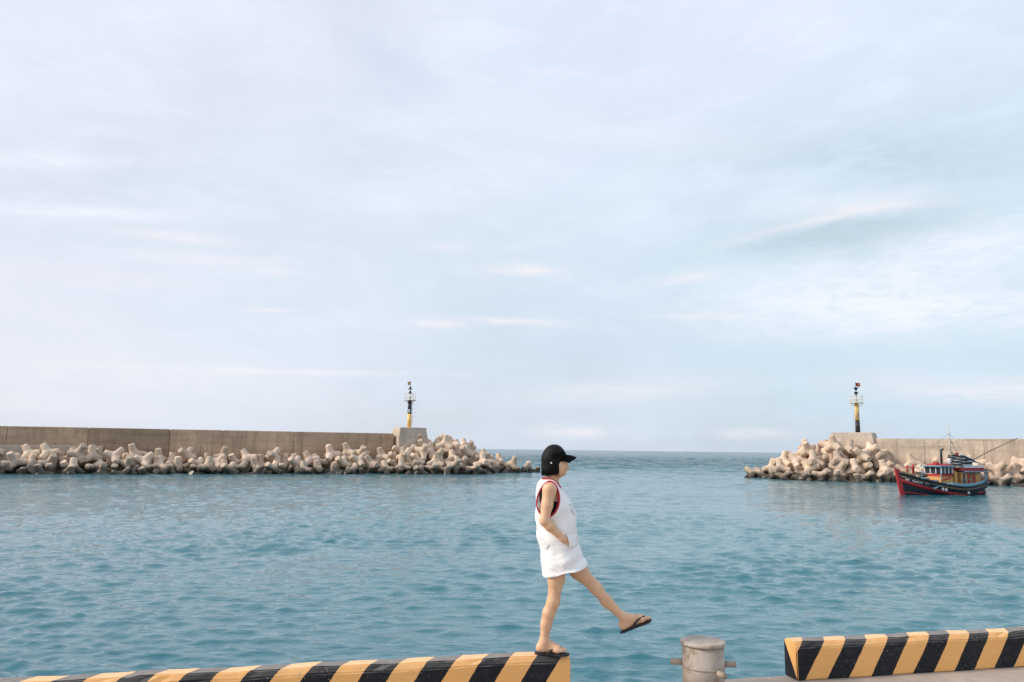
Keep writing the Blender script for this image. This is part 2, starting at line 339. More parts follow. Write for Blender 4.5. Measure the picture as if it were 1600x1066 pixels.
    rid = mth(nt, 'POWER', mth(nt, 'SUBTRACT', 1.0, mth(nt, 'ABSOLUTE', mth(nt, 'MULTIPLY_ADD', rn, 2.0, -1.0))), 3.0)
    b3 = bump(nt, rid, mth(nt, 'MULTIPLY_ADD', big, .55, .0, clamp=True), .06, b2)
    nt.links.new(b3, b.inputs['Normal'])
    c = mixc(nt, ramp(nt, big, [(.35, 0.), (.65, 1.)]), (.018, .122, .156), (.025, .147, .176))
    nt.links.new(c, b.inputs['Base Color'])
    nt.links.new(ramp(nt, mth(nt, 'MULTIPLY', yy, 1/120, clamp=True), [(.15, .03), (.9, .08)]), b.inputs['Roughness']); b.inputs['IOR'].default_value = 1.42
    o = link('water', mesh_np('water', V, Fc), m_, loc=(0, 0, WATER_Z)); tag(o, kind='structure')
build_water()
MB().box(-2500, 2500, -200, 2500, -14, -9).build('seabed', M['rubble']); tag(bpy.data.objects['seabed'], kind='structure')

# ------------------------------------------------------------------ quay: frame along the kerb
QA = math.atan(0.243); QE = np.array([math.cos(QA), math.sin(QA), 0]); QN = np.array([-math.sin(QA), math.cos(QA), 0])
Q0 = np.array([0.472, 6.389, 0.0]); EDGE = 0.09; KH = 0.295
quay = MB().box(-90, 90, -60, EDGE, -6, 0, .03, 2).build('quay', M['quay'], loc=tuple(Q0), rz=QA); tag(quay, kind='structure')

def stripe_mat():
    m, nt, b = new_mat('hazard_stripe_paint')
    p = nd(nt, 'ShaderNodeTexCoord').outputs['Object']; s = nd(nt, 'ShaderNodeSeparateXYZ', {0: p}); x, y, z = s.outputs
    w = noise(nt, p, 22, 4, .6); w2 = noise(nt, p, 3.0, 4, .6)
    # the slanted bands run up the face and on over the chamfer and the top
    t = mth(nt, 'ADD', mth(nt, 'MULTIPLY', z, -.64), mth(nt, 'MULTIPLY', y, -.60))
    t = mth(nt, 'ADD', x, t); t = mth(nt, 'MULTIPLY_ADD', w, .014, t); t = mth(nt, 'MULTIPLY_ADD', w2, .03, t)
    fr = mth(nt, 'FRACT', mth(nt, 'DIVIDE', t, .41)); band = mth(nt, 'GREATER_THAN', fr, .5)
    # the end faces carry one painted triangle
    nx = nd(nt, 'ShaderNodeSeparateXYZ', {0: nd(nt, 'ShaderNodeTexCoord').outputs['Normal']}).outputs[0]
    tri = mth(nt, 'GREATER_THAN', mth(nt, 'SUBTRACT', z, mth(nt, 'MULTIPLY', y, 1.62)), .0)
    isend = mth(nt, 'GREATER_THAN', mth(nt, 'ABSOLUTE', nx), .8)
    band = mth(nt, 'ADD', mth(nt, 'MULTIPLY', band, mth(nt, 'SUBTRACT', 1.0, isend)), mth(nt, 'MULTIPLY', tri, isend))
    chip = ramp(nt, noise(nt, p, 34, 6, .7), [(.60, 0.), (.66, 1.)]); big = noise(nt, p, 1.7, 5, .6); sc = noise(nt, scaled(nt, p, (1, 1, 3)), 9, 6, .7)
    ye = mixc(nt, big, (.90, .44, .14), (.95, .52, .185)); bk = mixc(nt, big, (.006, .007, .010), (.016, .018, .024))
    c = mixc(nt, band, bk, ye)
    c = mixc(nt, mth(nt, 'MULTIPLY', ramp(nt, sc, [(.5, 0.), (.75, 1.)]), .16), c, (.22, .17, .13))
    up = nd(nt, 'ShaderNodeSeparateXYZ', {0: nd(nt, 'ShaderNodeNewGeometry').outputs['Normal']}).outputs[2]
    # upper faces: skylight painted in as a paler colour, mottled by scuff noise
    top_light = mth(nt, 'MULTIPLY', ramp(nt, up, [(.35, 0.), (.95, 1.)]), mth(nt, 'MULTIPLY_ADD', sc, .35, .16))
    c = mixc(nt, top_light, c, (.62, .56, .50))
    c = mixc(nt, mth(nt, 'MULTIPLY', mth(nt, 'MULTIPLY', chip, ramp(nt, big, [(.45, .1), (.6, 1.)])), .7), c, (.36, .31, .26))
    nt.links.new(c, b.inputs['Base Color']); b.inputs['Roughness'].default_value = .7; b.inputs['Specular IOR Level'].default_value = .3
    nt.links.new(bump(nt, mth(nt, 'ADD', sc, w), .35, .006), b.inputs['Normal'])
    return m
STR = stripe_mat()
def kerb(s0, s1, n0, n1, xoff, label):
    """hazard-striped concrete kerb beam: chamfered front upper edge, softened ends"""
    bm = bmesh.new(); ch = .045
    prof = [(n0, 0), (n0, KH-ch), (n0+ch*.55, KH), (n1-.02, KH), (n1, KH-.02), (n1, 0)]
    A = [bm.verts.new((0, y-n0, z)) for y, z in prof]; B = [bm.verts.new((s1-s0, y-n0, z)) for y, z in prof]
    for i in range(len(prof)): bm.faces.new((A[i], A[(i+1) % len(prof)], B[(i+1) % len(prof)], B[i]))
    bm.faces.new(A[::-1]); bm.faces.new(B); bmesh.ops.recalc_face_normals(bm, faces=bm.faces)
    bmesh.ops.bevel(bm, geom=list(bm.edges), offset=.008, segments=2, affect='EDGES')
    # cut into short lengths so the cast edge can wander a little
    for k in range(1, int((s1-s0)/.07)):
        bmesh.ops.bisect_plane(bm, geom=list(bm.verts)+list(bm.edges)+list(bm.faces), plane_co=(k*.07, 0, 0), plane_no=(1, 0, 0))
    g = random.Random(3)
    for v in bm.verts:
        v.co.y += .004*math.sin(v.co.x*7+v.co.z*9); v.co.z += (.003*math.sin(v.co.x*5.3+1)+.002*math.sin(v.co.x*17)) if v.co.z > .1 else 0
    for v in bm.verts:                                   # worn, knocked edges
        e = 1.0 if v.co.z > KH-ch-.02 else .3; v.co.y += g.gauss(0, .0007)*e; v.co.z += g.gauss(0, .0004)*e if v.co.z > .1 else 0
        if v.co.z > KH-ch-.02 and g.random() < .02: v.co.y += .006 if v.co.y < .09 else -.008; v.co.z -= .006
    for f in bm.faces: f.smooth = False
    me = bpy.data.meshes.new('kerb_beam'); bm.to_mesh(me); bm.free()
    for v in me.vertices: v.co.x += xoff
    p = Q0+QE*(s0-0)+QN*n0; p = p-QE*xoff
    o = link('kerb_beam', me, STR, loc=(p[0], p[1], .002), rz=QA); return tag(o, label, 'kerb', 'striped kerb beams along the quay edge')
kerb(-9.0, -0.03, -.12, .06, .083, 'long black and yellow striped kerb that the walking woman stands on')
kerb(1.90, 9.5, -.10, EDGE-.006, .115, 'black and yellow striped kerb with a painted triangle end beside the steel bollard')

# ------------------------------------------------------------------ mooring bollard
def bollard():
    c = at_z(1098, 1001, .40); t = empty('mooring_bollard', (c[0], c[1], 0.002), QA)
    r = .158
    MB().lathe([(r*1.35, 0), (r*1.35, .015)], 40).build('base_plate', M['rust'], t)
    MB().lathe([(r, .015), (r, .372)], 40).build('post', M['pillar'], t)
    MB().tube([((r+.001)*math.cos(q), (r+.001)*math.sin(q), .214) for q in np.linspace(0, 2*math.pi, 40, endpoint=False)], .006, 6, closed=True).build('weld_ring', M['rust'], t)
    MB().lathe([(r, .372), (r*1.07, .374), (r*1.09, .380), (r*1.09, .394), (r*1.04, .400), (r*.9, .4015), (r*.2, .404), (.001, .404)], 40).build('cap_plate', M['pillar'], t)
    for k, a in enumerate((-8, 172, -62, 118)):
        a = R_(a)-QA; d = Vector((math.cos(a), math.sin(a), 0)); L = .085 if k != 2 else .075
        z = .235 if k < 2 else .195
        b = MB(); b.tube([d*(r-.03)+Vector((0, 0, z)), d*(r+L)+Vector((0, 0, z)), d*(r+L+.001)+Vector((0, 0, z)), d*(r+L-.03)+Vector((0, 0, z))], [.023, .023, .015, .015], 16)
        b.build('pipe_stub', M['rust'], t)
    for k in range(6):
        a = k*math.pi/3+.3; MB().lathe([(.014, .015), (.014, .03), (.008, .032)], 6, (r*1.18*math.cos(a), r*1.18*math.sin(a))).build('bolt', M['rust'], t)
    tag(t, 'grey steel mooring bollard with flat cap and pipe stubs between the kerbs', 'bollard')
bollard()

# ------------------------------------------------------------------ breakwater walls and plinths
def frame(p0, p1):
    p0 = np.array(p0, float); p1 = np.array(p1, float); d = (p1-p0)/np.linalg.norm(p1-p0); return p0, d, np.array([d[1], -d[0]])   # normal to the right of d
LP0, LD, LN = frame((-59.9, 94.4), (-17.3, 112.4))      # long wall; LN faces the harbour
RP0, RD, RN = frame((46.9, 102.3), (60.2, 94.2)); RN = RN if RN[1] < 0 else -RN
WT = 3.78
def wall(name, p0, d, nrm, spans, top, label, hue=(1, .985, .97)):
    ang = math.atan2(d[1], d[0]); t = empty(name, (p0[0], p0[1], 0), ang); s = -1 if (np.array([-d[1], d[0]])@nrm) > 0 else 1
    g = random.Random(5)
    for (a, b, tint) in spans:
        off = g.uniform(-.03, .03); y0, y1 = (off, 1.5) if s > 0 else (-1.5, off)
        mb = MB().box(a+.012, b-.012, min(y0, y1), max(y0, y1), -3, top+g.uniform(-.03, .03), .05, 2)
        o = mb.build('wall_section', M['wall'], t); o.color = tuple(tint*h for h in hue)+(1,)
        mb = MB().box(a+.1, b-.1, min(.25*s, .9*s), max(.25*s, .9*s), top-.02, top+.045, .02); o = mb.build('coping_strip', M['wall'], t); o.color = tuple(tint*h for h in hue)+(1,)
    MB().box(spans[0][0]+.1, spans[-1][1]-.1, *((.12, 1.4) if s > 0 else (-1.4, -.12)), -3, top-.12).build('wall_core', M['rubble'], t)
    tag(t, label, 'wall'); return t
lw = wall('breakwater_wall', LP0, LD, LN, [(-58, -46, .9), (-46, -34, .8), (-34, -22, .95), (-22, -10, .85), (-10, 0.5, .88), (0.5, 9.0, .84), (9.0, 18.2, .62), (18.2, 24.5, .95), (24.5, 33.5, .92), (33.5, 40, .88), (40, 47.2, .80)], WT,
     'long low brown stained concrete breakwater wall ending at the yellow footed beacon')
ap = MB().box(-40, 10.8, -1.1, -.035, -2, 1.62, .06, 2).build('apron_ledge', M['base'], lw)
wall('breakwater_wall', RP0, RD, RN, [(-1, 5.2, 1.08), (5.2, 11.6, 1.12), (11.6, 18.5, 1.06), (18.5, 30, 1.1), (30, 42, 1.0), (42, 56, 1.05)], 3.72,
     'pale concrete breakwater wall behind the fishing boat', (.86, .98, 1.13))

def plinth(px, d, topz, w, dep, label, name):
    c = np.array(px); ang = math.atan2(d[1], d[0]); t = empty(name, (c[0], c[1], 0), ang)
    MB().hexa([(-w*.56, -dep*.56, -3), (w*.56, -dep*.56, -3), (w*.56, dep*.56, -3), (-w*.56, dep*.56, -3), (-w*.535, -dep*.535, topz-1.25), (w*.535, -dep*.535, topz-1.25), (w*.535, dep*.535, topz-1.25), (-w*.535, dep*.535, topz-1.25)], .06, 2).build('lower_block', M['base'], t)
    MB().hexa([(-w*.528, -dep*.528, topz-1.25), (w*.528, -dep*.528, topz-1.25), (w*.528, dep*.528, topz-1.25), (-w*.528, dep*.528, topz-1.25), (-w*.48, -dep*.48, topz), (w*.48, -dep*.48, topz), (w*.48, dep*.48, topz), (-w*.48, dep*.48, topz)], .06, 2).build('upper_block', M['base'], t)
    tag(t, label, 'plinth'); return c, ang
LB, la = plinth((-14.45, 114.2), LD, 4.68, 3.9, 4.0, 'tapered concrete plinth under the yellow footed beacon', 'beacon_plinth')
RB, ra = plinth((45.2, 105.6), RD, 4.52, 5.1, 4.4, 'tapered concrete plinth under the black footed beacon', 'beacon_plinth')

def beacon(c, z0, kind, ang, label):
    t = empty('navigation_beacon', (c[0], c[1], z0+.002), ang); r = .29; ph = 3.85
    lo, hi = ('yellow', 'black') if kind == 'N' else ('black', 'yellow')
    split = 1.95 if kind == 'N' else 1.62
    MB().lathe([(.42, 0), (.42, .05), (r+.02, .06)], 24).build('foot_flange', M[lo], t)
    MB().lathe([(r+.02, .05), (r, split)], 28).build('lower_post', M[lo], t)
    MB().lathe([(r, split), (r-.02, ph)], 28).build('upper_post', M[hi], t)
    MB().lathe([(.86, ph), (.86, ph+.05), (.84, ph+.06)], 32).build('platform', M['cream'], t)
    for k in range(4):
        a = k*math.pi/2+.4; MB().tube([(r*math.cos(a), r*math.sin(a), ph-.45), (.85*math.cos(a), .85*math.sin(a), ph)], .03, 6).build('bracket', M['cream'], t)
    for k in range(10):
        a = 2*math.pi*k/10; MB().tube([(.82*math.cos(a), .82*math.sin(a), ph+.06), (.82*math.cos(a), .82*math.sin(a), ph+.95)], .018, 6).build('railing_post', M['cream'], t)
    for h in (.5, .95): MB().tube([(.82*math.cos(2*math.pi*k/32), .82*math.sin(2*math.pi*k/32), ph+h) for k in range(32)], .018, 6, closed=True).build('railing_ring', M['cream'], t)
    MB().lathe([(.17, ph+.07), (.15, ph+.5), (.2, ph+.52), (.2, ph+.62), (.07, ph+.66)], 20).build('lantern', M['white'], t)
    MB().tube([(0, 0, ph+.6), (0, 0, ph+2.75)], .035, 8).build('topmark_staff', M['black'], t)
    for zb in (ph+.98, ph+1.58):
        pr = [(.30, zb), (.29, zb+.02), (.02, zb+.5)] if kind == 'N' else [(.02, zb), (.29, zb+.48), (.30, zb+.5)]
        MB().lathe(pr, 20).build('topmark_cone', M['black'], t)
    # ladder with safety hoops
    sd = 1 if kind == 'N' else -1; lb = R_(10) if kind == 'N' else R_(190); lb -= ang
    ex, ey = math.cos(lb), math.sin(lb)
    rails = MB()
    for o in (-.2, .2): rails.tube([(ex*.42-ey*o, ey*.42+ex*o, .3), (ex*.42-ey*o, ey*.42+ex*o, ph+.9)], .016, 6)
    lad = rails.build('ladder', M['white'], t)
    for k in range(12): MB().tube([(ex*.42-ey*-.2, ey*.42+ex*-.2, .5+k*.3), (ex*.42-ey*.2, ey*.42+ex*.2, .5+k*.3)], .012, 5).build('rung', M['white'], lad)
    for k in range(5):
        z = 1.6+k*.55; MB().tube([(ex*(.42+.55*math.sin(q))-ey*.3*math.cos(q)*(1 if 0 < q < math.pi else .67), ey*(.42+.55*math.sin(q))+ex*.3*math.cos(q), z) for q in np.linspace(0, math.pi, 9)], .011, 5).build('safety_hoop', M['white'], lad)
    if kind == 'N':
        MB().box(-.16, .10, -r-.02, -r+.05, 2.15, 2.6, .01).build('white_plate', M['white'], t, rz=-ang)
    else:
        MB().box(-.12, .12, -r-.02, -r+.05, 2.0, 2.55, .01).build('name_plate', M['rust'], t, rz=-ang)
    # small flag on the staff
    fl = MB(); w_, h_ = (.62, .48); P = []
    fa = R_(8) - ang if kind == 'S' else R_(205)-ang
    wdt = 1.0 if kind == 'S' else .62
    for i in range(9):
        u = i/8; row = []
        for j in range(4):
            x = u*w_*wdt+.04; y = .06*math.sin(u*7+j*.4)*u; row.append((x*math.cos(fa)-y*math.sin(fa), x*math.sin(fa)+y*math.cos(fa), ph+2.72-h_*j/3-.05*u))
        P.append(row)
    fl.grid(P, .008); flag = fl.build('flag', M['bred'] if kind == 'S' else M['borange'], t)
    if kind == 'S':
        s = MB(); pts = []
        for k in range(10):
            rr = .15 if k % 2 == 0 else .06; a = math.pi/2+k*math.pi/5; pts.append((.36+rr*math.cos(a), rr*math.sin(a)))
        for sg in (-1, 1):
            vs = [s.bm.verts.new((x*math.cos(fa)-(sg*.06)*math.sin(fa), x*math.sin(fa)+(sg*.06)*math.cos(fa), ph+2.46+z)) for x, z in pts]; s.bm.faces.new(vs)
        s.build('star', M['yellow'], flag)
    tag(t, label, 'beacon', 'navigation beacons on the breakwater heads')
beacon(LB+np.array([.0, -.5]), 4.68, 'N', la, 'navigation beacon, black above yellow, with two cones pointing up')
beacon(RB+np.array([.3, -.6]), 4.52, 'S', ra, 'navigation beacon, yellow above black, with two cones pointing down and a red flag')

# ------------------------------------------------------------------ tetrapods
AX = [np.array(v)/math.sqrt(3) for v in ((1, 1, 1), (1, -1, -1), (-1, 1, -1), (-1, -1, 1))]
def tetra_mesh(seed):
    g = np.random.default_rng(seed); ofs = g.uniform(0, 9, 12)
    def fn(X, Y, Z):
        d = None
        for k, a in enumerate(AX):
            t = X*a[0]+Y*a[1]+Z*a[2]; L = 1.66+.0*k
            rr = np.sqrt(np.maximum(X*X+Y*Y+Z*Z-t*t, 0)); rad = .66-.205*np.clip(t/L, 0, 1)
            side = (rr-rad)*.99; end = np.maximum(t-L, -t-.1)
            c = smax(side, end, .055); d = c if d is None else smin(d, c, .24)
        d = d + .018*np.sin(X*5+ofs[0])*np.sin(Y*6+ofs[1])*np.sin(Z*5.5+ofs[2])+.010*np.sin(X*13+ofs[3]+2*Z)*np.sin(Y*12+ofs[4])*np.sin(Z*14+ofs[5])
        for q in range(5):          # broken corners
            a = AX[q % 4]; w = np.cross(a, g.normal(size=3)); w /= np.linalg.norm(w); p = a*1.66+w*.5
            d = smax(d, .14+.05*(q % 3)-np.sqrt((X-p[0])**2+(Y-p[1])**2+(Z-p[2])**2), .05)
        return d
    g = np.random.default_rng(seed); V, Fq = surf_net(fn, (-1.9,)*3, (1.9,)*3, .056)
    me = mesh_np('tetrapod', V, Fq); me.materials.append(M['tetra']); return me
TM = [tetra_mesh(s) for s in (1, 2, 3, 4)]
TV = []
for me in TM:
    a = np.zeros(len(me.vertices)*3, np.float32); me.vertices.foreach_get('co', a); TV.append(a.reshape(-1, 3))
def rand_rot(g):
    q = g.normal(size=4); q /= np.linalg.norm(q); w, x, y, z = q
    return np.array([[1-2*(y*y+z*z), 2*(x*y-z*w), 2*(x*z+y*w)], [2*(x*y+z*w), 1-2*(x*x+z*z), 2*(y*z-x*w)], [2*(x*z-y*w), 2*(y*z+x*w), 1-2*(x*x+y*y)]]), q
CELL = .14; TS = .79
def pile(x0, x1, y0, y1, env, sampler, n_max, seed, thr, keep=190):
    """drop tetrapods one after another on what lies below, until the heap reaches its profile"""
    g = np.random.default_rng(seed); nx, ny = int((x1-x0)/CELL), int((y1-y0)/CELL)
    gx = x0+CELL*(np.arange(nx)+.5); gy = y0+CELL*(np.arange(ny)+.5); GX, GY = np.meshgrid(gx, gy, indexing='ij')
    H = env(GX, GY)-2.95; H0 = H.copy()
    lib = []
    for _ in range(40):
        R, q = rand_rot(g)
        while max(R[2]@a for a in AX) < (.93 if _ % 3 else .5): R, q = rand_rot(g)         # most stand with one leg up
        mi = int(g.integers(4)); P = TV[mi]@R.T*TS
        K = 14; lo = np.full((2*K+1,)*2, np.inf); hi = np.full((2*K+1,)*2, -np.inf)
        ix = np.rint(P[:, 0]/CELL).astype(int)+K; iy = np.rint(P[:, 1]/CELL).astype(int)+K
        np.minimum.at(lo, (ix, iy), P[:, 2]); np.maximum.at(hi, (ix, iy), P[:, 2]); lib.append((q, mi, lo, hi, K))
    out = []
    for it in range(n_max):
        best = None
        for _ in range(64):
            x, y = sampler(g); i, j = int((x-x0)/CELL), int((y-y0)/CELL); q, mi, lo, hi, K = lib[int(g.integers(40))]
            if i < K or j < K or i >= nx-K or j >= ny-K: continue
            h = H[i-K:i+K+1, j-K:j+K+1]; ok = np.isfinite(lo)
            z = np.quantile((h[ok]-lo[ok]), .86)-.22
            top = z+hi[ok].max(); e = float(env(np.array([x]), np.array([y]))[0]); sc = top-e+g.uniform(0, .25)
            if best is None or sc < best[0]: best = (sc, x, y, z, q, mi, lo, hi, K, i, j)
        if best is None or best[0] > thr: break
        sc, x, y, z, q, mi, lo, hi, K, i, j = best
        h = H[i-K:i+K+1, j-K:j+K+1]; ok = np.isfinite(lo); h[ok] = np.maximum(h[ok], hi[ok]+z)
        if len(out) >= keep: break
        if z+hi[ok].max() > WATER_Z+.25: out.append((x0+CELL*(i+.5), y0+CELL*(j+.5), z, q, mi))
    return out, (GX, GY, H0)
def seg(x, y, p0, d, n): return (x-p0[0])*d[0]+(y-p0[1])*d[1], (x-p0[0])*n[0]+(y-p0[1])*n[1]
def left_env(x, y):
    s, d = seg(x, y, LP0, LD, LN)
    e = 2.05-.56*np.maximum(d-1.6, 0)
    e = np.where(s < 14, e-.10, e)
    hd = 3.75-.80*np.maximum(np.hypot((s-53.0)*.70, (d+1.0)*.95)-3.2, 0)      # heap round the head
    tail = 2.3-.25*np.maximum(s-58, 0)-.6*np.maximum(np.abs(d+.5)-1.8, 0)
    tail = np.where((s > 55) & (s < 73.5), tail, -9)
    e = np.where(s < 47, e, -9); e = np.maximum(np.maximum(e, hd), tail)
    return e
def left_samp(g):
    if g.random() < .55: s = g.uniform(-6, 50); d = g.uniform(1.0, 6.6)
    elif g.random() < .66: s = g.uniform(44, 60); d = g.uniform(-2.5, 7.5)
    else: s = g.uniform(56, 72.5); d = g.uniform(-3, 4.0)
    if 43.5 < s < 50.2 and d < 1.2: d = g.uniform(1.3, 6)
    p = LP0+LD*s+LN*d; return p[0], p[1]
def right_env(x, y):
    s, d = seg(x, y, RP0, RD, RN)
    e = np.where(s > -2, 1.75-.56*np.maximum(d-1.6, 0), -9)
    hd = 3.5-.86*np.maximum(np.hypot((s+5.0)*.62, (d+.3)*.95)-2.4, 0)
    tail = np.where((s < -8) & (s > -17.2), -.35+.07*(s+12)-.6*np.maximum(np.abs(d+.5)-2.0, 0), -9)
    return np.maximum(np.maximum(e, hd), tail)
def right_samp(g):
    if g.random() < .45: s = g.uniform(-2, 24); d = g.uniform(1.0, 6.4)
    elif g.random() < .78: s = g.uniform(-12.5, 1); d = g.uniform(-2.5, 7.5)
    else: s = g.uniform(-15.8, -9); d = g.uniform(-3, 2.5)
    if -5.8 < s < .4 and d < 1.0: d = g.uniform(1.2, 6)
    p = RP0+RD*s+RN*d; return p[0], p[1]
def put(out, p0, d, n, side):
    for x, y, z, q, mi in out:
        o = bpy.data.objects.new('tetrapod', TM[mi]); COL.objects.link(o); o.location = (x, y, z)
        o.rotation_mode = 'QUATERNION'; o.rotation_quaternion = q; o.scale = (TS,)*3
        t = random.uniform(.78, 1.12); o.color = (t, t*random.uniform(.97, 1.0), t*random.uniform(.94, 1.0), 1)
        s, dd = seg(x, y, p0, d, n); low = z < WATER_Z+.75
        if side == 'L':
            zone = 'wall' if s < 43 else ('head' if s < 59 else 'tip')
            nm = {'wall': 'below the long brown stained wall', 'head': 'piled round the yellow footed beacon', 'tip': 'trailing off into the sea past the yellow footed beacon'}[zone]
        else:
            zone = 'wall' if s > 0 else ('head' if s > -9.5 else 'tip')
            nm = {'wall': 'below the pale wall behind the fishing boat', 'head': 'piled round the black footed beacon', 'tip': 'trailing off into the sea past the black footed beacon'}[zone]
        Rm = o.rotation_quaternion.to_matrix(); up = max((Rm@Vector(a)).z for a in AX) > .93
        pose = 'upright tetrapod' if up else 'toppled tetrapod'
        tag(o, ('wet-footed ' if low else 'dry pale ')+pose+' '+nm, 'tetrapod', ('wet-footed ' if low else 'dry ')+pose+'s '+nm)
def core(name, grid, label):
    GX, GY, H = grid; k = 6; X, Y, Z = GX[::k, ::k], GY[::k, ::k], np.maximum(H[::k, ::k], -8)+.35
    Z = Z+.35*np.sin(X*2.1+Y)*np.sin(Y*1.7-X*.6)+RNG.normal(0, .14, X.shape)
    n, m = X.shape; V = np.stack([X, Y, Z], -1).reshape(-1, 3); i = np.arange(n-1)[:, None]*m+np.arange(m-1)[None]
    Fq = np.stack([i, i+m, i+m+1, i+1], -1).reshape(-1, 4); zf = Z.reshape(-1)[Fq].max(1); Fq = Fq[zf > -7.5]
    o = link(name, mesh_np(name, V, Fq, False), M['rubble']); tag(o, label, kind='stuff')
lo_, lg_ = pile(-70, 14, 86, 132, left_env, left_samp, 360, 4, .9); put(lo_, LP0, LD, LN, 'L'); core('rubble_mound', lg_, 'rubble core, coloured dark as gap shade, under the tetrapods of the long wall')
ro_, rg_ = pile(22, 76, 74, 124, right_env, right_samp, 230, 9, .9, 110); put(ro_, RP0, RD, RN, 'R'); core('rubble_mound', rg_, 'rubble core, coloured dark as gap shade, under the tetrapods of the pale wall')
print('tetrapods', len(lo_), len(ro_))
bp0 = at_z(1328, 754, WATER_Z+.05); MB().tube([tuple(bp0), tuple(bp0+np.array([2.9, 1.6, .55]))], [.05, .035], 7).build('bamboo_pole', M['wood'])
tag(bpy.data.objects['bamboo_pole'], 'thin pale bamboo pole lying against the tetrapods at the waterline', 'pole')

#@@BOAT
# ------------------------------------------------------------------ fishing boat
def boat():
    th = R_(22); rz = math.pi+th; c, s = math.cos(rz), math.sin(rz)
    wl = at_z(1408, 773.5, WATER_Z); org = (wl[0]-c*4.25, wl[1]-s*4.25, WATER_Z)
    t = empty('fishing_boat', org, rz); XS = -4.75; KZ = -.7
    def sheer(x): return .70+1.28*(max(x+1.7, 0)/6.3)**1.75+.42*(max(-1.7-x, 0)/3.05)**1.6
    def xstem(z): return 4.2+.52*(z/2.2) if z > 0 else 4.2+.9*z
    def hp(u, v, off=0.0, side=1):          # point on the hull: u from stern to stem, v from keel to sheer
        x0 = XS+u*(4.5-XS); zt = sheer(x0); z = KZ+v*(zt-KZ); x = XS+u*(xstem(z)-XS)
        fw = min(1, max(0, (1-u)/.52)); b = 1.52*math.sin(fw*math.pi/2)**.8*(1-.24*max(0, (.22-u)/.22)**1.5)
        p = .34+.75*u**3; y = b*v**p
        return Vector((x, side*(y+off), z))
    NU, NV = 44, 12
    g = MB(); P = []
    for i in range(NU+1):
        u = i/NU; row = [hp(u, (j/NV), 0, 1) for j in range(NV, -1, -1)]+[hp(u, (j/NV), 0, -1) for j in range(1, NV+1)]; P.append(row)
    g.grid(P)
    # transom
    tr = [g.bm.verts.new(p) for p in P[0]]; g.bm.faces.new(tr)
    bmesh.ops.remove_doubles(g.bm, verts=g.bm.verts, dist=.002)
    hull = g.build('hull', M['bblack'], t); tag(hull, 'black wooden hull')
    def strip(name, v0, v1, u0, u1, mat, off, th=.03, par=hull):
        for sd in (1, -1):
            m = MB(); rows = []
            n = 30
            for i in range(n+1):
                u = u0+(u1-u0)*i/n; a, b = (v0(u), v1(u)) if callable(v0) else (v0, v1)
                rows.append([hp(u, a, off, sd), hp(u, (a+b)/2, off, sd), hp(u, b, off, sd)])
            m.grid(rows, th); m.build(name, mat, par)
    strip('gunwale', .955, 1.0, 0, .985, M['bblack'], .05, .06)
    strip('rub_rail', .86, .89, .0, .97, M['wood'], .025, .03)
    strip('red_band', lambda u: .40+.26*min(1, (u-.34)/.62), lambda u: .55+.245*min(1, (u-.34)/.62), .30, .985, M['bred'], .022, .03)
    strip('boot_top', .345, .39, .72, .96, M['bred'], .022, .03)
    strip('stern_band', .50, .58, .01, .16, M['bred'], .022, .03)
    # stem post
    pts = [Vector((xstem(z)+.06, 0, z)) for z in np.linspace(-.5, 2.16, 12)]
    m = MB(); rows = []
    for p in pts: rows.append([p+Vector((-.30, .15, 0)), p+Vector((.06, .075, 0)), p+Vector((.06, -.075, 0)), p+Vector((-.30, -.15, 0))])
    m.grid(rows, .05, False); m.build('stem_post', M['bred'], t)
    # bow cap planks, deck, bulwark inside
    def deckrow(u, drop, inset): return [hp(u, 1, -inset, sd)-Vector((0, 0, drop)) for sd in (1, -1)]
    m = MB(); rows = []
    for i in range(31):
        a, b = deckrow(i/30*.97, .22, .05); rows.append([a.lerp(b, k/4)+Vector((0, 0, .06*(1-abs(k/2-1)))) for k in range(5)])
    m.grid(rows, .04); m.build('deck', M['wood'], t)
    m = MB(); rows = []
    for i in range(13):
        a, b = deckrow(.80+i/12*.17, -.012, .02); rows.append([a.lerp(b, k/4) for k in range(5)])
    m.grid(rows, .03); m.build('foredeck', M['wood'], t)
    for sd in (1, -1):
        m = MB(); m.grid([[hp(u, 1, -.07, sd)+Vector((0, 0, h)) for h in (-.05, .12, .26)] for u in np.linspace(.02, .52, 20)], .05); m.build('bulwark', M['bblue'], t)
        m = MB(); m.grid([[hp(u, 1, -.02, sd)+Vector((0, 0, h)) for h in (.01, .10, .20)] for u in np.linspace(.86, .985, 8)], .05); m.build('bow_rail', M['bred'] if sd < 0 else M['wood'], t)
    # painted registration along the bow, too worn to read
    gl = random.Random(8); u = .945
    for k in range(11):
        w = gl.choice((.010, .014, .017)); hgt = .055
        if k not in (2, 8):
            m = MB(); m.grid([[hp(u-w*q, v, .03, 1) for v in (.785, .785+hgt)] for q in (0, .5, 1)], .015); a = m.build('painted_mark', M['bwhite'], hull)
        u -= w+.006
    for u in (.62, .585, .30, .03):
        p = hp(u, .72 if u > .4 else .62, .06, 1); m = MB(); m.lathe([(.03, p.z-.15), (.10, p.z-.1), (.12, p.z), (.10, p.z+.1), (.03, p.z+.15)], 12, (p.x, p.y)); m.build('fender', M['bwhite'], t)
    # forward wheelhouse
    def bx(name, x0, x1, y0, y1, z0, z1, mat, par=t, bev=.015): return MB().box(x0, x1, y0, y1, z0, z1, bev).build(name, M[mat], par)
    wh = bx('wheelhouse', -.92, .42, -.85, .85, .62, 1.55, 'borange')
    bx('red_panel', -.94, .44, -.87, .87, 1.56, 1.74, 'bred', wh)
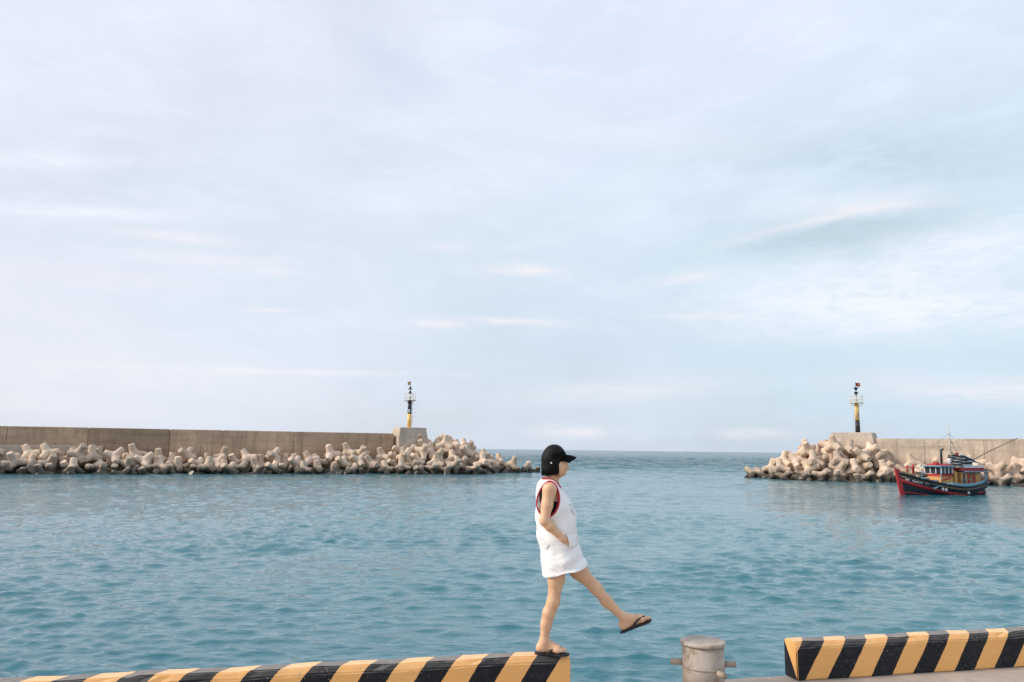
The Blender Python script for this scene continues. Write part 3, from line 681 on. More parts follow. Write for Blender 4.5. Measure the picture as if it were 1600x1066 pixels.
    m = MB(); m.hexa([(-.6, .872, 1.38), (.42, .872, 1.18), (.42, .90, 1.18), (-.6, .90, 1.38), (-.6, .872, 1.51), (.42, .872, 1.31), (.42, .90, 1.31), (-.6, .90, 1.51)]); m.build('trim_board', M['bred'], wh)
    bx('window_glass', -.86, .37, -.80, .80, 1.80, 2.36, 'glassd', wh)
    for x in (-.88, -.44, .0, .38):
        for y in (-.83, .83): bx('window_post', x-.045, x+.045, y-.04, y+.04, 1.80, 2.37, 'bwhite', wh)
    for y in (-.28, .28): bx('window_post', .35, .42, y-.045, y+.045, 1.80, 2.37, 'bwhite', wh)
    rf = bx('roof', -1.1, .72, -1.05, 1.05, 2.37, 2.48, 'bblue', wh)
    m = MB(); m.hexa([(-.95, -.85, 2.485), (.5, -.85, 2.485), (.5, .85, 2.485), (-.95, .85, 2.485), (-.85, -.5, 2.66), (.3, -.5, 2.62), (.3, .5, 2.62), (-.85, .5, 2.66)], .02); m.build('roof_hatch', M['bred'], rf)
    for y in (.98, -.98): MB().tube([(.64, y, .8), (.64, y, 2.37)], .035, 7).build('roof_post', M['bblue'], wh)
    bx('roof_box', .35, .62, .2, .6, 2.485, 2.78, 'bred', rf)
    # midship post, deck tarpaulin, exhaust, white funnel
    bx('samson_post', -1.30, -1.02, .72, .98, .55, 1.95, 'borange')
    bx('engine_casing', -1.45, -.95, -.85, .68, .55, 2.1, 'borange')
    m = MB(); rows = []
    for i in range(15):
        x = -.95+i*.2; rows.append([(x, y, .62+.42*math.sin(math.pi*min(1, i/14+.08))**.6*(1-abs(y-1.0)/.62*.5)+.05*math.sin(x*9+y*5)) for y in np.linspace(.72, 1.36, 7)])
    m.grid(rows, .03); m.build('net_cover', M['tarp'], t)
    for k in range(5):
        a = .3+k*.5; m = MB(); m.tube([(a+.22*math.cos(q), 1.05+.16*math.sin(q), .98+.03*math.sin(3*q+k)) for q in np.linspace(0, 6.0, 14)], .05, 6, closed=True); m.build('net_coil', M['bskt'], t)
    m = MB(); m.tube([(-.15, .45, 2.6), (-.15, .45, 3.72), (-.2, .45, 3.82), (-.42, .45, 3.9)], [.09, .09, .085, .08], 10); m.build('exhaust_pipe', M['black'], t)
    m = MB(); m.lathe([(.16, 2.45), (.16, 3.05), (.13, 3.1)], 14, (-1.22, .35)); m.build('funnel', M['bwhite'], t)
    m = MB(); m.lathe([(.12, 3.11), (.14, 3.2), (.08, 3.28)], 12, (-1.22, .35)); m.build('funnel_cap', M['black'], t)
    # aft cabin
    ac = bx('aft_cabin', -4.1, -1.75, -1.0, 1.0, .78, 1.92, 'borange')
    for x, cc in ((-2.05, 'glassd'), (-2.62, 'bred'), (-3.20, 'bred'), (-3.55, 'borange')):
        for sd in (1, -1): MB().box(x-.13, x+.13, min(sd*1.002, sd*1.03), max(sd*1.002, sd*1.03), .98, 1.82, .008).build('door_panel', M[cc], ac)
    for x in (-2.42, -2.85, -3.02, -3.4):
        MB().box(x-.03, x+.03, 1.002, 1.045, .80, 1.90).build('batten', M['wood'], ac)
    bx('sill_board', -4.12, -1.73, -1.03, 1.035, .70, .79, 'bred', ac)
    aw = bx('awning', -4.75, -1.95, -1.32, 1.32, 1.93, 2.03, 'bblue', ac)
    for x in (-4.6, -4.35): MB().tube([(x, 1.22, .75), (x, 1.22, 1.93)], .05, 7).build('awning_post', M['bblue'], ac)
    bx('roof_red', -4.45, -1.6, -1.1, 1.1, 2.035, 2.30, 'bred', ac); bx('roof_white', -4.5, -2.0, -1.15, 1.15, 2.305, 2.50, 'bwhite', ac)
    bx('stern_bench', -4.9, -4.25, -1.0, 1.0, 1.12, 1.22, 'wood', t); bx('stern_rail', -4.98, -4.82, -1.15, 1.15, 1.08, 1.3, 'bred', t)
    # mast, yards, stays
    MB().tube([(-1.75, .1, 2.3), (-1.68, .1, 4.6), (-1.66, .1, 5.75)], [.075, .055, .03], 9).build('mast', M['steel'], t)
    MB().tube([(-1.66, .1, 5.5), (-1.64, .1, 6.3)], .014, 5).build('antenna', M['steel'], t)
    MB().tube([(-1.7, .1, 4.9), (-2.4, .3, 3.3), (-3.0, .5, 2.9)], .02, 5).build('stay', M['rope'], t)
    MB().tube([(-1.68, .1, 4.55), (-2.25, .1, 4.45)], .03, 6).build('yard', M['steel'], t)
    MB().tube([(-1.72, .1, 3.7), (-2.6, .1, 3.2), (-3.9, .1, 3.1)], [.06, .05, .04], 7).build('derrick', M['rope'], t)
    m = MB(); m.grid([[(-2.28-x, .12+.05*math.sin(x*9), 3.62-z) for z in (0, .16, .34)] for x in np.linspace(0, .42, 6)], .01); m.build('pennant', M['bred'], t)
    MB().tube([(-3.6, .2, 2.75), (-6.6, .0, 3.75), (-10.9, -.3, 5.0)], [.07, .055, .035], 8).build('boom_pole', M['rope'], t)
    MB().lathe([(.09, 1.7), (.09, 2.25), (.15, 2.3), (.15, 2.36), (.09, 2.4), (.09, 2.55)], 10, (3.0, .25)).build('bow_bitt', M['bred'], t)
    MB().lathe([(.06, 1.7), (.06, 2.5)], 10, (3.0, -.35)).build('bow_bitt', M['bred'], t)
    MB().tube([(3.0, -.45, 2.3), (3.0, .4, 2.3)], .05, 7).build('bitt_bar', M['bred'], t)
    m = MB(); m.tube([(2.4+.3*math.cos(q), .1+.3*math.sin(q), 1.72+q*.012) for q in np.linspace(0, 18, 60)], .04, 6); m.build('rope_coil', M['rope'], t)
    m = MB(); m.tube([(1.9, .5, 1.5), (1.9, .5, 1.75)], .16, 12); m.build('deck_bucket', M['glassd'], t)
    # deck gear forward of the wheelhouse
    for (x, y, w, h, mt) in ((1.0, .55, .5, .42, 'bblue'), (1.6, .35, .42, .35, 'wood'), (1.15, -.3, .6, .55, 'tarp'), (1.75, -.4, .4, .3, 'bwhite')):
        z = sheer(x)-.16; bx('deck_crate', x-w/2, x+w/2, y-w/2, y+w/2, z, z+h, mt)
    for k in range(4):
        a = .75+k*.42; z = sheer(a)-.05; m = MB(); m.tube([(a+.2*math.cos(q), .95-.1*k+.15*math.sin(q), z+.12+.04*math.sin(3*q+k)) for q in np.linspace(0, 6.0, 14)], .06, 6, closed=True); m.build('net_coil', M['bskt'], t)
    for (a, b) in (((-1.68, .1, 5.3), (3.9, 0, 2.15)), ((-1.68, .1, 5.3), (-4.8, .9, 1.3)), ((-1.68, .1, 5.0), (-.9, -.9, 2.5))):
        MB().tube([a, tuple((Vector(a)+Vector(b))/2-Vector((0, 0, .12))), b], .012, 5).build('rigging_line', M['rope'], t)
    for x in (-1.6, -2.1, -2.6): MB().tube([(x, 1.2, .8), (x, 1.2, 1.35)], .02, 6).build('stanchion', M['bblue'], t)
    MB().tube([(-1.5, 1.2, 1.33), (-2.7, 1.2, 1.33)], .018, 6).build('hand_rail', M['bblue'], t)
    tag(t, 'small black wooden fishing boat with red stripe and orange cabin', 'boat')
    # round baskets stacked on the roofs
    def toW(p): return (org[0]+c*p[0]-s*p[1], org[1]+s*p[0]+c*p[1], org[2]+p[2])
    me_ = []
    for mt in ('bskt', 'bwhite'):
        b = MB(); b.lathe([(.27, 0), (.33, .03), (.35, .10), (.36, .115), (.33, .118), (.30, .06), (.02, .05)], 18)
        o = b.build('fish_basket', M[mt]); me_.append(o.data); bpy.data.objects.remove(o)
    gg = random.Random(4)
    for (x, y, n, z0) in ((-1.62, .75, 6, 2.36), (-2.1, -.1, 7, 2.52), (-2.2, .68, 6, 2.52), (-2.75, .2, 6, 2.52), (-2.85, .82, 4, 2.52), (-3.35, -.35, 6, 2.52), (-3.42, .45, 4, 2.52)):
        if x > -1.7:
            bx('basket_shelf', -1.98, -1.35, .35, 1.1, 2.28, 2.35, 'wood', t)
        for k in range(n):
            o = bpy.data.objects.new('fish_basket', me_[(k+int(x*7)) % 2]); COL.objects.link(o)
            p = toW((x+gg.uniform(-.04, .04), y+gg.uniform(-.04, .04), z0+k*.128)); o.location = p; o.rotation_euler = (gg.uniform(-.08, .08), gg.uniform(-.08, .08), gg.uniform(0, 6))
            dark = o.data == me_[0]
            tag(o, ('dark' if dark else 'white')+' round fish basket in the stacks on the boat cabin roof', 'basket', ('dark' if dark else 'white')+' baskets stacked on the boat')
    m = MB(); rows = []
    for i in range(11):
        u = i/10; rows.append([(-3.1-u*1.5, y, 3.42-.62*u-.28*abs(y)**1.5+.04*math.sin(u*11+y*6)) for y in np.linspace(-.9, .9, 9)])
    m.grid(rows, .02); o = m.build('tarpaulin', M['palet'], None, org, rz); tag(o, 'pale blue tarpaulin slung over the boat cabin roof', 'tarpaulin')
boat()
#@@PERSON
# ------------------------------------------------------------------ the walking woman
def skin_mat():
    m, nt, b = new_mat('skin'); p = nd(nt, 'ShaderNodeTexCoord').outputs['Object']
    n = ramp(nt, noise(nt, p, 11, 6, .65), [(.3, 0.), (.7, 1.)]); n2 = noise(nt, p, 120, 3, .6)
    c = mixc(nt, n, (.60, .34, .20), (.74, .475, .295)); nt.links.new(c, b.inputs['Base Color']); b.inputs['Roughness'].default_value = .52
    b.inputs['Subsurface Weight'].default_value = .12; b.inputs['Subsurface Radius'].default_value = (.012, .005, .003); b.inputs['Subsurface Scale'].default_value = 1.0
    nt.links.new(bump(nt, n2, .12, .002), b.inputs['Normal']); return m
def cloth_mat(name, col, weave=900, folds=True, prn=False, rough=.85):
    m, nt, b = new_mat(name); p = nd(nt, 'ShaderNodeTexCoord').outputs['Object']
    f1 = noise(nt, scaled(nt, p, (1, 1, 2.2)), 9, 5, .55, 1.0); f2 = noise(nt, p, weave*.1, 3, .5)
    c = mixc(nt, ramp(nt, noise(nt, p, 5, 3, .5), [(.3, 0.), (.7, 1.)]), tuple(x*.94 for x in col), col)
    if prn:      # faded grey print on the chest
        s = nd(nt, 'ShaderNodeSeparateXYZ', {0: p}); x, y, z = s.outputs
        ins = mth(nt, 'MULTIPLY', mth(nt, 'LESS_THAN', mth(nt, 'ABSOLUTE', mth(nt, 'ADD', z, -1.075)), .045), mth(nt, 'LESS_THAN', mth(nt, 'ABSOLUTE', y), .115))
        ins = mth(nt, 'MULTIPLY', ins, mth(nt, 'GREATER_THAN', x, .12))
        st = mth(nt, 'GREATER_THAN', noise(nt, scaled(nt, p, (1, 1, .7)), 46, 1, .3), .53)
        c = mixc(nt, mth(nt, 'MULTIPLY', mth(nt, 'MULTIPLY', ins, st), .75), c, (.30, .32, .35))
    nt.links.new(c, b.inputs['Base Color']); b.inputs['Roughness'].default_value = rough
    b.inputs['Sheen Weight'].default_value = .15 if col[0] > .1 else 0.
    if col[0] < .1: b.inputs['Specular IOR Level'].default_value = .12
    nb = bump(nt, f2, .2, .002)
    if folds: nb = bump(nt, f1, .42, .025, nb)
    nt.links.new(nb, b.inputs['Normal']); return m
def person():
    NP = -.03                                        # her line of walk, measured from the kerb's back edge
    f0 = at_plane(859, 1024, Q0+QN*NP, QN); S0 = float((f0-Q0)@QE)
    base = Q0+QE*S0+QN*NP; HA = R_(-1.5); PE = np.array([math.cos(HA), math.sin(HA), 0]); PN = np.array([-math.sin(HA), math.cos(HA), 0])     # she walks a little towards the kerb's near edge
    t = empty('person', (base[0], base[1], KH+.004), HA)
    def J(x, y, lat=0.0):                             # joint in her own frame: forward, left, up
        w = at_plane(x, y, base+PN*lat, PN); return np.array([(w-base)@PE, lat, w[2]-KH-.004])
    SK = skin_mat(); WT_ = cloth_mat('white_jersey', (.86, .85, .85), prn=True); SEAM = cloth_mat('grey_seam', (.42, .41, .41), folds=False); RED = cloth_mat('red_trim', (.46, .010, .024), folds=False); BLK = cloth_mat('black_fabric', (.010, .010, .013), folds=False); CAPM = cloth_mat('black_twill', (.003, .0034, .0045), folds=False, rough=.9)
    hm, nt, b = new_mat('black_hair'); b.inputs['Base Color'].default_value = (.003, .0028, .003, 1); b.inputs['Roughness'].default_value = .6; b.inputs['Specular IOR Level'].default_value = .2
    p = nd(nt, 'ShaderNodeTexCoord').outputs['Object']; nt.links.new(bump(nt, noise(nt, scaled(nt, p, (90, 90, 4)), 1, 3, .6), .5, .006), b.inputs['Normal'])
    FOAM = paint('black_foam', (.012, .014, .018), .6, .05, 20); STRAP = paint('strap_rubber', (.03, .015, .012), .5, .05, 20); PEARL = paint('pearl', (.85, .84, .82), .25, .0)
    # ---- skeleton (pixel joints on planes at their own lateral offsets)
    L_ = {}
    hipR = J(872, 866, -.075); kneeR = J(864.5, 941, -.07); ankR = J(849.5, 1003, -.045)
    hipL = J(880, 866, .075); kneeL = J(931, 919, .07); ankL = J(975, 966, .06)
    sh = J(858.5, 766, -.155); elb = J(850.5, 814, -.20); wri = J(880, 842, -.178); hand = J(898, 853, -.085)
    mir = lambda v: np.array([v[0], -v[1], v[2]])
    prim = []      # (a, b, ra, rb, k)
    def cone(a, b_, ra, rb, k=.02): prim.append((np.asarray(a), np.asarray(b_), ra, rb, k))
    el = []        # ellipsoids
    ch = J(864, 785); wa = J(869, 826); pe = J(876, 858)
    el += [(ch, (.095, .135, .15), .06), (wa, (.080, .115, .13), .06), (pe, (.094, .140, .11), .06)]
    for sd in (-1, 1): el.append((J(873, 795)+np.array([0, sd*.066, 0]), (.058, .058, .060), .04)); el.append((J(870, 864)+np.array([0, sd*.066, 0]), (.066, .068, .085), .05))
    nb = J(859, 759); nt_ = J(866.5, 738)
    cone(nb, nt_, .054, .050, .03)
    for fn_ in (lambda v: v, mir):
        s_, e_, w_, h_ = fn_(sh), fn_(elb), fn_(wri), fn_(hand)
        cone(nb+np.array([0, 0, -.012]), s_+np.array([0, 0, .006]), .046, .046, .05)
        cone(s_, (s_+e_)/2, .051, .044, .03); cone((s_+e_)/2, e_, .044, .035, .02)
        m_ = e_+(w_-e_)*.32; cone(e_, m_, .035, .036, .02); cone(m_, w_, .036, .0235, .02)
        pl = (h_-w_)/np.linalg.norm(h_-w_); cone(w_, w_+pl*.05, .026, .03, .02); cone(w_+pl*.05, w_+pl*.085, .03, .026, .02)
        lat = np.array([0, 1, 0]); ax_ = np.cross(pl, lat)
        for q in range(4):
            b0 = w_+pl*.085+ax_*(.024-.016*q); ln = (.062, .072, .066, .05)[q]
            k1 = b0+pl*ln*.55+lat*(.012 if s_[1] < 0 else -.012); cone(b0, k1, .0095, .009, .006); cone(k1, k1+pl*ln*.5+lat*(.012 if s_[1] < 0 else -.012), .009, .0075, .006)
        b0 = w_+pl*.035+ax_*.03; cone(b0, b0+pl*.035+ax_*.018, .012, .0105, .01); cone(b0+pl*.035+ax_*.018, b0+pl*.065+ax_*.016, .0105, .0085, .006)
    # standing leg
    thR = J(869, 905, -.072); caR = J(857.5, 958, -.06); c2R = J(853.5, 975, -.055)
    cone(hipR, thR, .080, .058, .05); cone(thR, kneeR, .058, .0425, .04); cone(kneeR, caR, .0425, .044, .04); cone(caR, c2R, .044, .039, .03); cone(c2R, ankR, .039, .030, .03)
    thL = J(905, 892.5, .074); caL = J(948, 940, .068)
    cone(hipL, thL, .080, .062, .05); cone(thL, kneeL, .062, .043, .04); cone(kneeL, caL, .043, .041, .04); cone(caL, ankL, .041, .029, .03)
    def foot(ank, heel, ball, toe, up, sgn):
        fw = (toe-heel)/np.linalg.norm(toe-heel); lt = np.cross(up, fw); lt = lt/np.linalg.norm(lt)   # towards her left
        cone(ank, heel+up*.012, .033, .029, .02); cone(ank+fw*.012, ball+up*.012, .033, .022, .03); cone(heel+up*.004, ball, .028, .024, .03)
        cone(ball-lt*.018, ball+lt*.02, .022, .022, .02)
        for q in range(5):     # q=0 is the big toe, on the inner side
            o_ = (-.030+.0148*q)*sgn; ln = (.050, .046, .040, .033, .026)[q]; r_ = (.0125, .0095, .009, .0085, .008)[q]
            a_ = ball+lt*o_+fw*.012-up*.004; m2 = a_+fw*ln*.55+up*.004; cone(a_, m2, r_, r_, .012); cone(m2, a_+fw*ln-up*.004, r_, r_*.85, .006)
        return fw, lt
    upR = np.array([0, 0, 1.]); hR = J(844.5, 1015, -.045); bR = J(871, 1017, -.055); hR[2] = .040; bR[2] = .037; tR = bR+np.array([.06, -.01, 0])
    fR, lR = foot(ankR, hR, bR, tR, upR, -1)      # right foot: inner side is her left
    hL = J(974.5, 978.5, .06); bL = J(1002, 967.5, .065); tL = bL+(bL-hL)/np.linalg.norm(bL-hL)*.06
    fL_ = (bL-hL)/np.linalg.norm(bL-hL); upL = np.array([-fL_[2], 0, fL_[0]]); upL /= np.linalg.norm(upL)
    fL, lL = foot(ankL, hL, bL, tL, upL, 1)
    # head
    sk = J(866.5, 719.5); jw = J(872.5, 732.5)
    el += [(sk, (.090, .072, .108), .02), (jw, (.058, .056, .058), .05), (J(879.8, 739.5), (.019, .022, .018), .025), (J(879, 726), (.03, .052, .035), .03)]
    cone(J(884.8, 723.5), J(888.0, 731.0), .008, .0105, .010); cone(J(886.5, 731.6, -.008), J(886.5, 731.6, .008), .009, .009, .006)
    cone(J(884.2, 735.6, -.016), J(884.2, 735.6, .016), .0065, .0065, .006); cone(J(883.7, 737.6, -.014), J(883.7, 737.6, .014), .0068, .0068, .006)
    for sd in (-1, 1): el.append((J(864.5, 726)+np.array([0, sd*.072, 0]), (.018, .009, .03), .01))
    H_ = .0068
    def body_fn(X, Y, Z):
        D = np.full(X.shape, 1.0, np.float32); lo = np.array([X[0, 0, 0], Y[0, 0, 0], Z[0, 0, 0]]); hh = X[1, 0, 0]-X[0, 0, 0]
        def rng(mn, mx):
            i0 = np.maximum(np.floor((mn-lo)/hh).astype(int), 0); i1 = np.minimum(np.ceil((mx-lo)/hh).astype(int)+1, X.shape)
            return tuple(slice(a, max(a, b)) for a, b in zip(i0, i1))
        for c_, r_, k in el:
            r_ = np.array(r_); sl = rng(c_-r_-.09, c_+r_+.09)
            if all(q.stop > q.start for q in sl): D[sl] = smin(D[sl], s_ell(X[sl], Y[sl], Z[sl], c_, r_), k)
        for a_, b_, r0, r1, k in prim:
            R0 = max(r0, r1)+.08; sl = rng(np.minimum(a_, b_)-R0, np.maximum(a_, b_)+R0)
            if all(q.stop > q.start for q in sl): D[sl] = smin(D[sl], s_cone(X[sl], Y[sl], Z[sl], a_, b_, r0, r1), k)
        # eye sockets
        return D
    V, Fq = surf_net(body_fn, (-.24, -.29, -.01), (.86, .29, 1.62), H_); link('body', mesh_np('body', V, Fq), SK, t)
    for sd in (-1, 1):
        e = J(881.6, 724.6)+np.array([.004, sd*.030, 0]); b = MB(); b.lathe([(.001, -.007), (.008, -.004), (.011, 0), (.008, .004), (.001, .007)], 12); o = b.build('eye', BLK, t, tuple(e))
        b = MB(); b.tube([tuple(e+np.array([.004-.012*abs(q), sd*.012*q, .017-.004*q*q])) for q in (-1, -.4, .2, 1)], .003, 6); b.build('eyebrow', hm, t)
    MB().tube([tuple(J(884.6, 736.2, q)+np.array([.004-.0035*abs(q)/.018, 0, 0])) for q in (-.017, -.008, 0, .008, .017)], [.002, .0042, .0045, .0042, .002], 7).build('lips', cloth_mat('lip_skin', (.50, .16, .13), folds=False, rough=.5), t)
    # ---- lofted clothes: (pixel y, back x, front x, half width)
    def loft(tab):
        zs, cs, as_, ws = [], [], [], []
        for (py, xb, xf, w) in tab:
            A, B = J(xb, py), J(xf, py); zs.append((A[2]+B[2])/2); cs.append((A[0]+B[0])/2); as_.append((B[0]-A[0])/2); ws.append(w)
        o = np.argsort(zs); zs, cs, as_, ws = [np.array(q)[o] for q in (zs, cs, as_, ws)]
        def sec(Z): return np.interp(Z, zs, cs), np.interp(Z, zs, as_), np.interp(Z, zs, ws)
        def fn(X, Y, Z):
            c_, a_, w_ = sec(Z); e = 2.25
            q = (np.abs((X-c_)/a_)**e+np.abs(Y/w_)**e)**(1/e); return (q-1)*np.minimum(a_, w_)*.9
        return fn, sec
    tank_o, tank_sec = loft([(747, 848, 868, .07), (752, 843, 872, .115), (757, 840, 874, .15), (765, 838.5, 878.5, .166), (775, 837.5, 886, .168), (785, 837, 893, .168), (795, 837, 898, .168), (805, 836.5, 900, .168), (815, 837, 901, .168), (830, 838, 902, .172), (845, 840.5, 903, .178), (853, 842, 906, .183), (862, 843.3, 909.5, .188), (870, 844.5, 912.5, .191), (878, 845.5, 916, .194), (888, 847, 921.5, .196), (898, 848, 924, .197), (908, 848.5, 927, .197), (920, 849, 930, .197)])
    ac_ = J(856.5, 780.5, -.17); tp = J(857, 752.5, -.12); bt = J(857, 808.5, -.17); hz = (tp[2]-bt[2])/2; cz = (tp[2]+bt[2])/2; hx = .083
    def arm(X, Z): 
        dz = (Z-cz)/hz; return np.sqrt(((X-ac_[0]-.012*dz)/(hx*(1-.12*dz)))**2+dz**2)
    nc = J(864, 746)
    hem = J(851, 857, -.18)
    h0, h1 = J(849, 905.5, -.18), J(921, 888.5, -.18); sl_ = (h1[2]-h0[2])/(h1[0]-h0[0])
    wz, tz = J(850, 848)[2], J(905, 884)[2]
    def folds(X, Y, Z):
        waist = .0075*np.sin(30*Z+9*X+3*np.sin(7*X+5*Y))*np.exp(-((Z-wz)/.10)**2)*np.clip((.12-X)/.12, 0, 1.2)      # slack cloth gathered at the small of the back
        thigh = .0085*np.sin(44*(Z-.42*X)+4*Y+1.6*np.sin(14*X))*np.exp(-((Z-tz)/.09)**2)*np.clip((X-.0)/.14, 0, 1)      # pulled by the raised thigh
        drape = .0022*np.sin(9*np.arctan2(Y, X-.04)+4*Z)*np.clip((wz+.10-Z)/.25, 0, 1)
        chest = .0045*np.sin(22*X-18*Z+11*Y+2*np.sin(9*Z))*np.clip((Z-wz)/.1, 0, 1)
        return waist+thigh+drape+chest
    def tank_fn(X, Y, Z):
        d = tank_o(X, Y, Z)+folds(X, Y, Z); d = np.maximum(d, -(d+.0125))
        d = smax(d, np.where(np.abs(Y) > .083, (1-arm(X, Z))*.07, -1.0), .006)
        nk = s_ell(X, Y, Z, nc+np.array([.004, 0, .0]), (.088, .085, .10)); d = smax(d, -nk, .006)
        d = np.maximum(d, Z-J(858, 749)[2])
        return np.maximum(d, h0[2]+sl_*(X-h0[0])+.005*np.sin(30*X+8*Y)-Z)
    V, Fq = surf_net(tank_fn, (-.24, -.25, .50), (.44, .25, 1.50), .0062); tank = link('tank_dress', mesh_np('tank_dress', V, Fq), WT_, t)
    # turned hem
    pts = []
    for q in np.linspace(0, 2*math.pi, 64, endpoint=False):
        z = h0[2]+.1
        for _ in range(6):
            c_, aa, w_ = [float(v) for v in tank_sec(z)]; x = c_+aa*math.copysign(abs(math.cos(q))**(2/2.25), math.cos(q)); y = w_*math.copysign(abs(math.sin(q))**(2/2.25), math.sin(q)); z = h0[2]+sl_*(x-h0[0])+.005*math.sin(30*x+8*y)
        pts.append((c_+(x-c_)*.965, y*.965, z+.004))
    MB().tube(pts, .005, 8, closed=True).build('hem', WT_, tank)
    # pocket mouths, stitched hem
    for sd in (-1, 1):
        a_, b_ = J(851, 858.5, -.15), J(869, 842, -.185)
        pts = []
        for q in np.linspace(0, 1, 9):
            p_ = a_*(1-q)+b_*q; c_, aa, w_ = [float(v) for v in tank_sec(p_[2])]; qq = min(.999, abs((p_[0]-c_)/aa)); y = w_*(1-qq**2.25)**(1/2.25); pts.append((p_[0], sd*(y+.002), p_[2]))
        MB().tube(pts, .003, 6).build('pocket_seam', SEAM, tank)
    for sd in (-1, 1):                                 # pocket standing open over the hand
        rows = []
        for i in range(8):
            u = i/7; row = []
            for j in range(7):
                v = j/6; xe, ye = 884.3+5.2*v+2.0*math.sin(v*math.pi), 833.5+22.5*v; p_ = J(xe+(903-xe)*u, ye+(850-ye)*u*.35, -.15)
                c_, aa, w_ = [float(q) for q in tank_sec(p_[2])]; qq = min(.999, abs((p_[0]-c_)/aa)); y = w_*(1-qq**2.25)**(1/2.25)
                row.append((p_[0], sd*(y+.003+.038*(1-u)**1.3*math.sin(math.pi*(.12+.76*v))), p_[2]))
            rows.append(row)
        MB().grid(rows, .006).build('pocket', WT_, tank)
    # red binding round armholes and neck
    for sd in (-1, 1):
        pts = []
        for q in np.linspace(0, 2*math.pi, 48, endpoint=False):
            dz = math.sin(q); z = cz+hz*dz; x = ac_[0]+.012*dz+hx*(1-.12*dz)*math.cos(q); c_, aa, w_ = [float(v) for v in tank_sec(z)]
            qq = min(.999, abs((x-c_)/aa)); y = max(w_*(1-qq**2.25)**(1/2.25), .088); pts.append((x, sd*(y-.002), z))
        MB().tube(pts, [.0085 if math.cos(q) > -.2 else .006 for q in np.linspace(0, 2*math.pi, 48, endpoint=False)], 8, closed=True).build('armhole_binding', RED, tank)
    pts = []
    for q in np.linspace(0, 2*math.pi, 48, endpoint=False):      # where the neck opening meets the cloth
        for f_ in np.linspace(-math.pi/2, math.pi/2, 240):
            p_ = nc+np.array([.004, 0, 0])+np.array([.088*math.cos(f_)*math.cos(q), .085*math.cos(f_)*math.sin(q), .10*math.sin(f_)])
            if float(tank_o(*[np.array(v) for v in p_])) > -.004: break
        pts.append(tuple(p_))
    MB().tube(pts, .008, 8, closed=True).build('neck_binding', RED, tank)
    # black bra: band that follows the body, strap over each shoulder
    z0, z1 = J(866, 808)[2], J(866, 782)[2]
    def noarm(X, Y, Z):
        D = None
        for c_, r_, k in el[:7]:
            v = s_ell(X, Y, Z, c_, np.array(r_)); D = v if D is None else smin(D, v, k)
        return np.maximum(np.maximum(D-.011, -(D+.004)), np.maximum(z0-Z, Z-z1))
    V, Fq = surf_net(noarm, (-.2, -.2, z0-.03), (.26, .2, z1+.03), .0068); bra = link('bra', mesh_np('bra', V, Fq), BLK, t)
    for sd in (-1, 1):
        pp = [J(845.5, 786, -.12), J(845, 775, -.135), J(847.5, 765, -.13), J(853, 757, -.115), J(859, 753.5, -.105), J(866, 757, -.10), J(872, 768, -.10), J(876, 780, -.09)]
        MB().tube([(q[0], sd*abs(q[1]), q[2]) for q in pp], .0065, 6).build('bra_strap', BLK, bra)
    # ---- hair, cap, earring
    hc = J(861.2, 725.5); a1, a2 = J(881.5, 716), J(872.5, 743.5); hb = J(860, 743.0)[2]
    def hair_fn(X, Y, Z):
        e = 2.7; q = (np.abs((X-hc[0])/.075)**e+np.abs((Y-hc[1])/.090)**e+np.abs((Z-hc[2])/.10)**e)**(1/e); d = (q-1)*.075-.006*np.clip((hc[2]-Z)/.06, 0, 1)*(X < hc[0])
        d = d+.0022*np.sin(160*np.arctan2(Y, X-hc[0])*.4+20*Z)
        nx, nz = -(a2[2]-a1[2]), (a2[0]-a1[0]); ln = math.hypot(nx, nz); pln = ((X-a1[0])*nx+(Z-a1[2])*nz)/ln
        d2 = s_cone(X, Y, Z, J(866, 712), J(864, 716), .088, .088)
        d = smin(d, d2, .02); d = smax(d, pln, .012); return smax(d, hb-Z+.35*(X-hc[0])*.2, .014)
    V, Fq = surf_net(hair_fn, (-.2, -.13, 1.30), (.16, .13, 1.66), .0062); link('hair', mesh_np('hair', V, Fq), hm, t)
    st = MB(); gs = random.Random(6)
    for k in range(90):                                # loose strands round the bob
        a_ = gs.uniform(.75, 2*math.pi-.75); x0 = hc[0]+.074*math.copysign(abs(math.cos(a_))**.74, math.cos(a_)); y0 = .089*math.copysign(abs(math.sin(a_))**.74, math.sin(a_)); zt = hc[2]+gs.uniform(-.02, .02); zb = hb-gs.uniform(-.006, .012); fl = gs.uniform(.98, 1.07)
        if (x0-a1[0])*(-(a2[2]-a1[2]))+(hc[2]-.04-a1[2])*(a2[0]-a1[0]) > 0: continue
        st.tube([(x0, y0, zt), (hc[0]+(x0-hc[0])*1.02, y0*1.02, (zt+zb)/2), (hc[0]+(x0-hc[0])*fl, y0*fl, zb)], [.0022, .002, .0008], 5)
    st.build('hair_strands', hm, t)
    cc = J(866.2, 716.3); e1, e2 = J(886, 711.5), J(847, 722.5)
    def cap_fn(X, Y, Z):
        d = s_ell(X, Y, Z, cc, (.0985, .094, .102)); an = np.arctan2(Y, X-cc[0]); d = d+.0022*np.abs(np.cos(3*an))-.0012
        nx, nz = (e1[2]-e2[2]), -(e1[0]-e2[0]); ln = math.hypot(nx, nz)
        d = smax(d, ((X-e1[0])*nx+(Z-e1[2])*nz)/ln, .006); return d
    V, Fq = surf_net(cap_fn, (-.2, -.13, 1.36), (.2, .13, 1.68), .0058); cap = link('cap', mesh_np('cap', V, Fq), CAPM, t)
    b0 = J(882, 710.5); tip = J(901, 714.5); rows = []
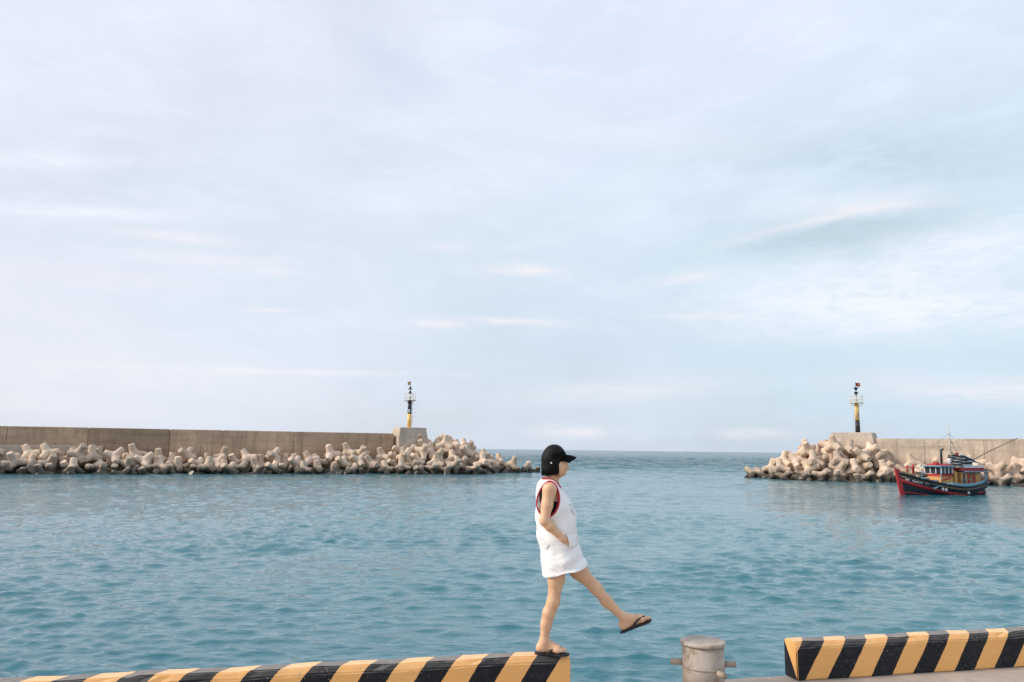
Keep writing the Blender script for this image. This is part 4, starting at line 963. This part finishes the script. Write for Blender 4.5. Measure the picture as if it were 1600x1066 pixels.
    for i in range(13):
        u = -1+i/6; row = []
        for j in range(8):
            v = j/7; ln = (tip[0]-b0[0])*math.sqrt(max(0, 1-.5*u*u)); x = b0[0]-.034*u*u+v*ln
            row.append((x, u*.078, b0[2]+(tip[2]-b0[2])*v*(ln/(tip[0]-b0[0]))+.006*math.sin(v*math.pi)-.046*u*u))
        rows.append(row)
    m = MB(); m.grid(rows, .010); m.build('brim', CAPM, cap)
    m = MB(); m.lathe([(.010, -.003), (.010, .003), (.004, .006)], 12); m.build('button', CAPM, cap, (cc[0], 0, cc[2]+.102))
    er = J(861.4, 723.6, -.094); m = MB(); m.lathe([(.001, -.007), (.005, -.005), (.007, 0), (.005, .005), (.001, .007)], 12); m.build('earring', PEARL, t, tuple(er))
    # ---- flip-flops
    def flip(heel, ball, fw, lt, up, sgn, drop):
        e = empty('flip_flop'); e.parent = t
        L0 = .265; c0 = heel-up*drop-fw*.045
        V, F2 = [], []; n = 26
        for layer in (0, 1):
            for k in range(n*2):
                if k < n: q = k/(n-1); sd = 1
                else: q = 1-(k-n)/(n-1); sd = -1
                w = (.030+.011*math.sin(max(0, q-.35)/.65*math.pi*.62)-.006*math.sin(q*math.pi)**4)*min(1, (math.sin(min(q, .12)/.12*math.pi/2)))*min(1, math.sin(min(1-q, .16)/.16*math.pi/2)**.8)
                V.append(c0+fw*(q*L0)+lt*(sd*w)+up*((.015 if layer else 0)+.012*max(0, q-.8)**2*10))
        m = MB(); vs = [m.bm.verts.new(v) for v in V]; N = 2*n
        for k in range(N): m.bm.faces.new((vs[k], vs[(k+1) % N], vs[N+(k+1) % N], vs[N+k]))
        m.bm.faces.new(vs[:N][::-1]); m.bm.faces.new(vs[N:]); bmesh.ops.remove_doubles(m.bm, verts=m.bm.verts, dist=.0005); m.build('sole', FOAM, e)
        post = ball+fw*.03-lt*.022*sgn+up*.016
        for sd in (1, -1):
            an = heel+fw*.058+lt*sd*.038-up*.024; mid = (an+post)/2+up*.030+lt*sd*.010
            pts = [tuple((1-q)**2*an+2*q*(1-q)*mid+q*q*post) for q in np.linspace(0, 1, 10)]
            MB().tube(pts, [.009, .009, .0085, .008, .008, .0075, .007, .006, .0055, .005], 7).build('strap', STRAP, e)
        MB().tube([tuple(post), tuple(post+fw*.004-up*.03)], .004, 6).build('toe_post', STRAP, e)
    flip(hR, bR, fR, lR, upR, -1, .040); flip(hL, bL, fL, lL, upL, 1, .042)
    tag(t, 'person in black cap, white red-trimmed tank dress, one leg kicked forward', 'person')
person()
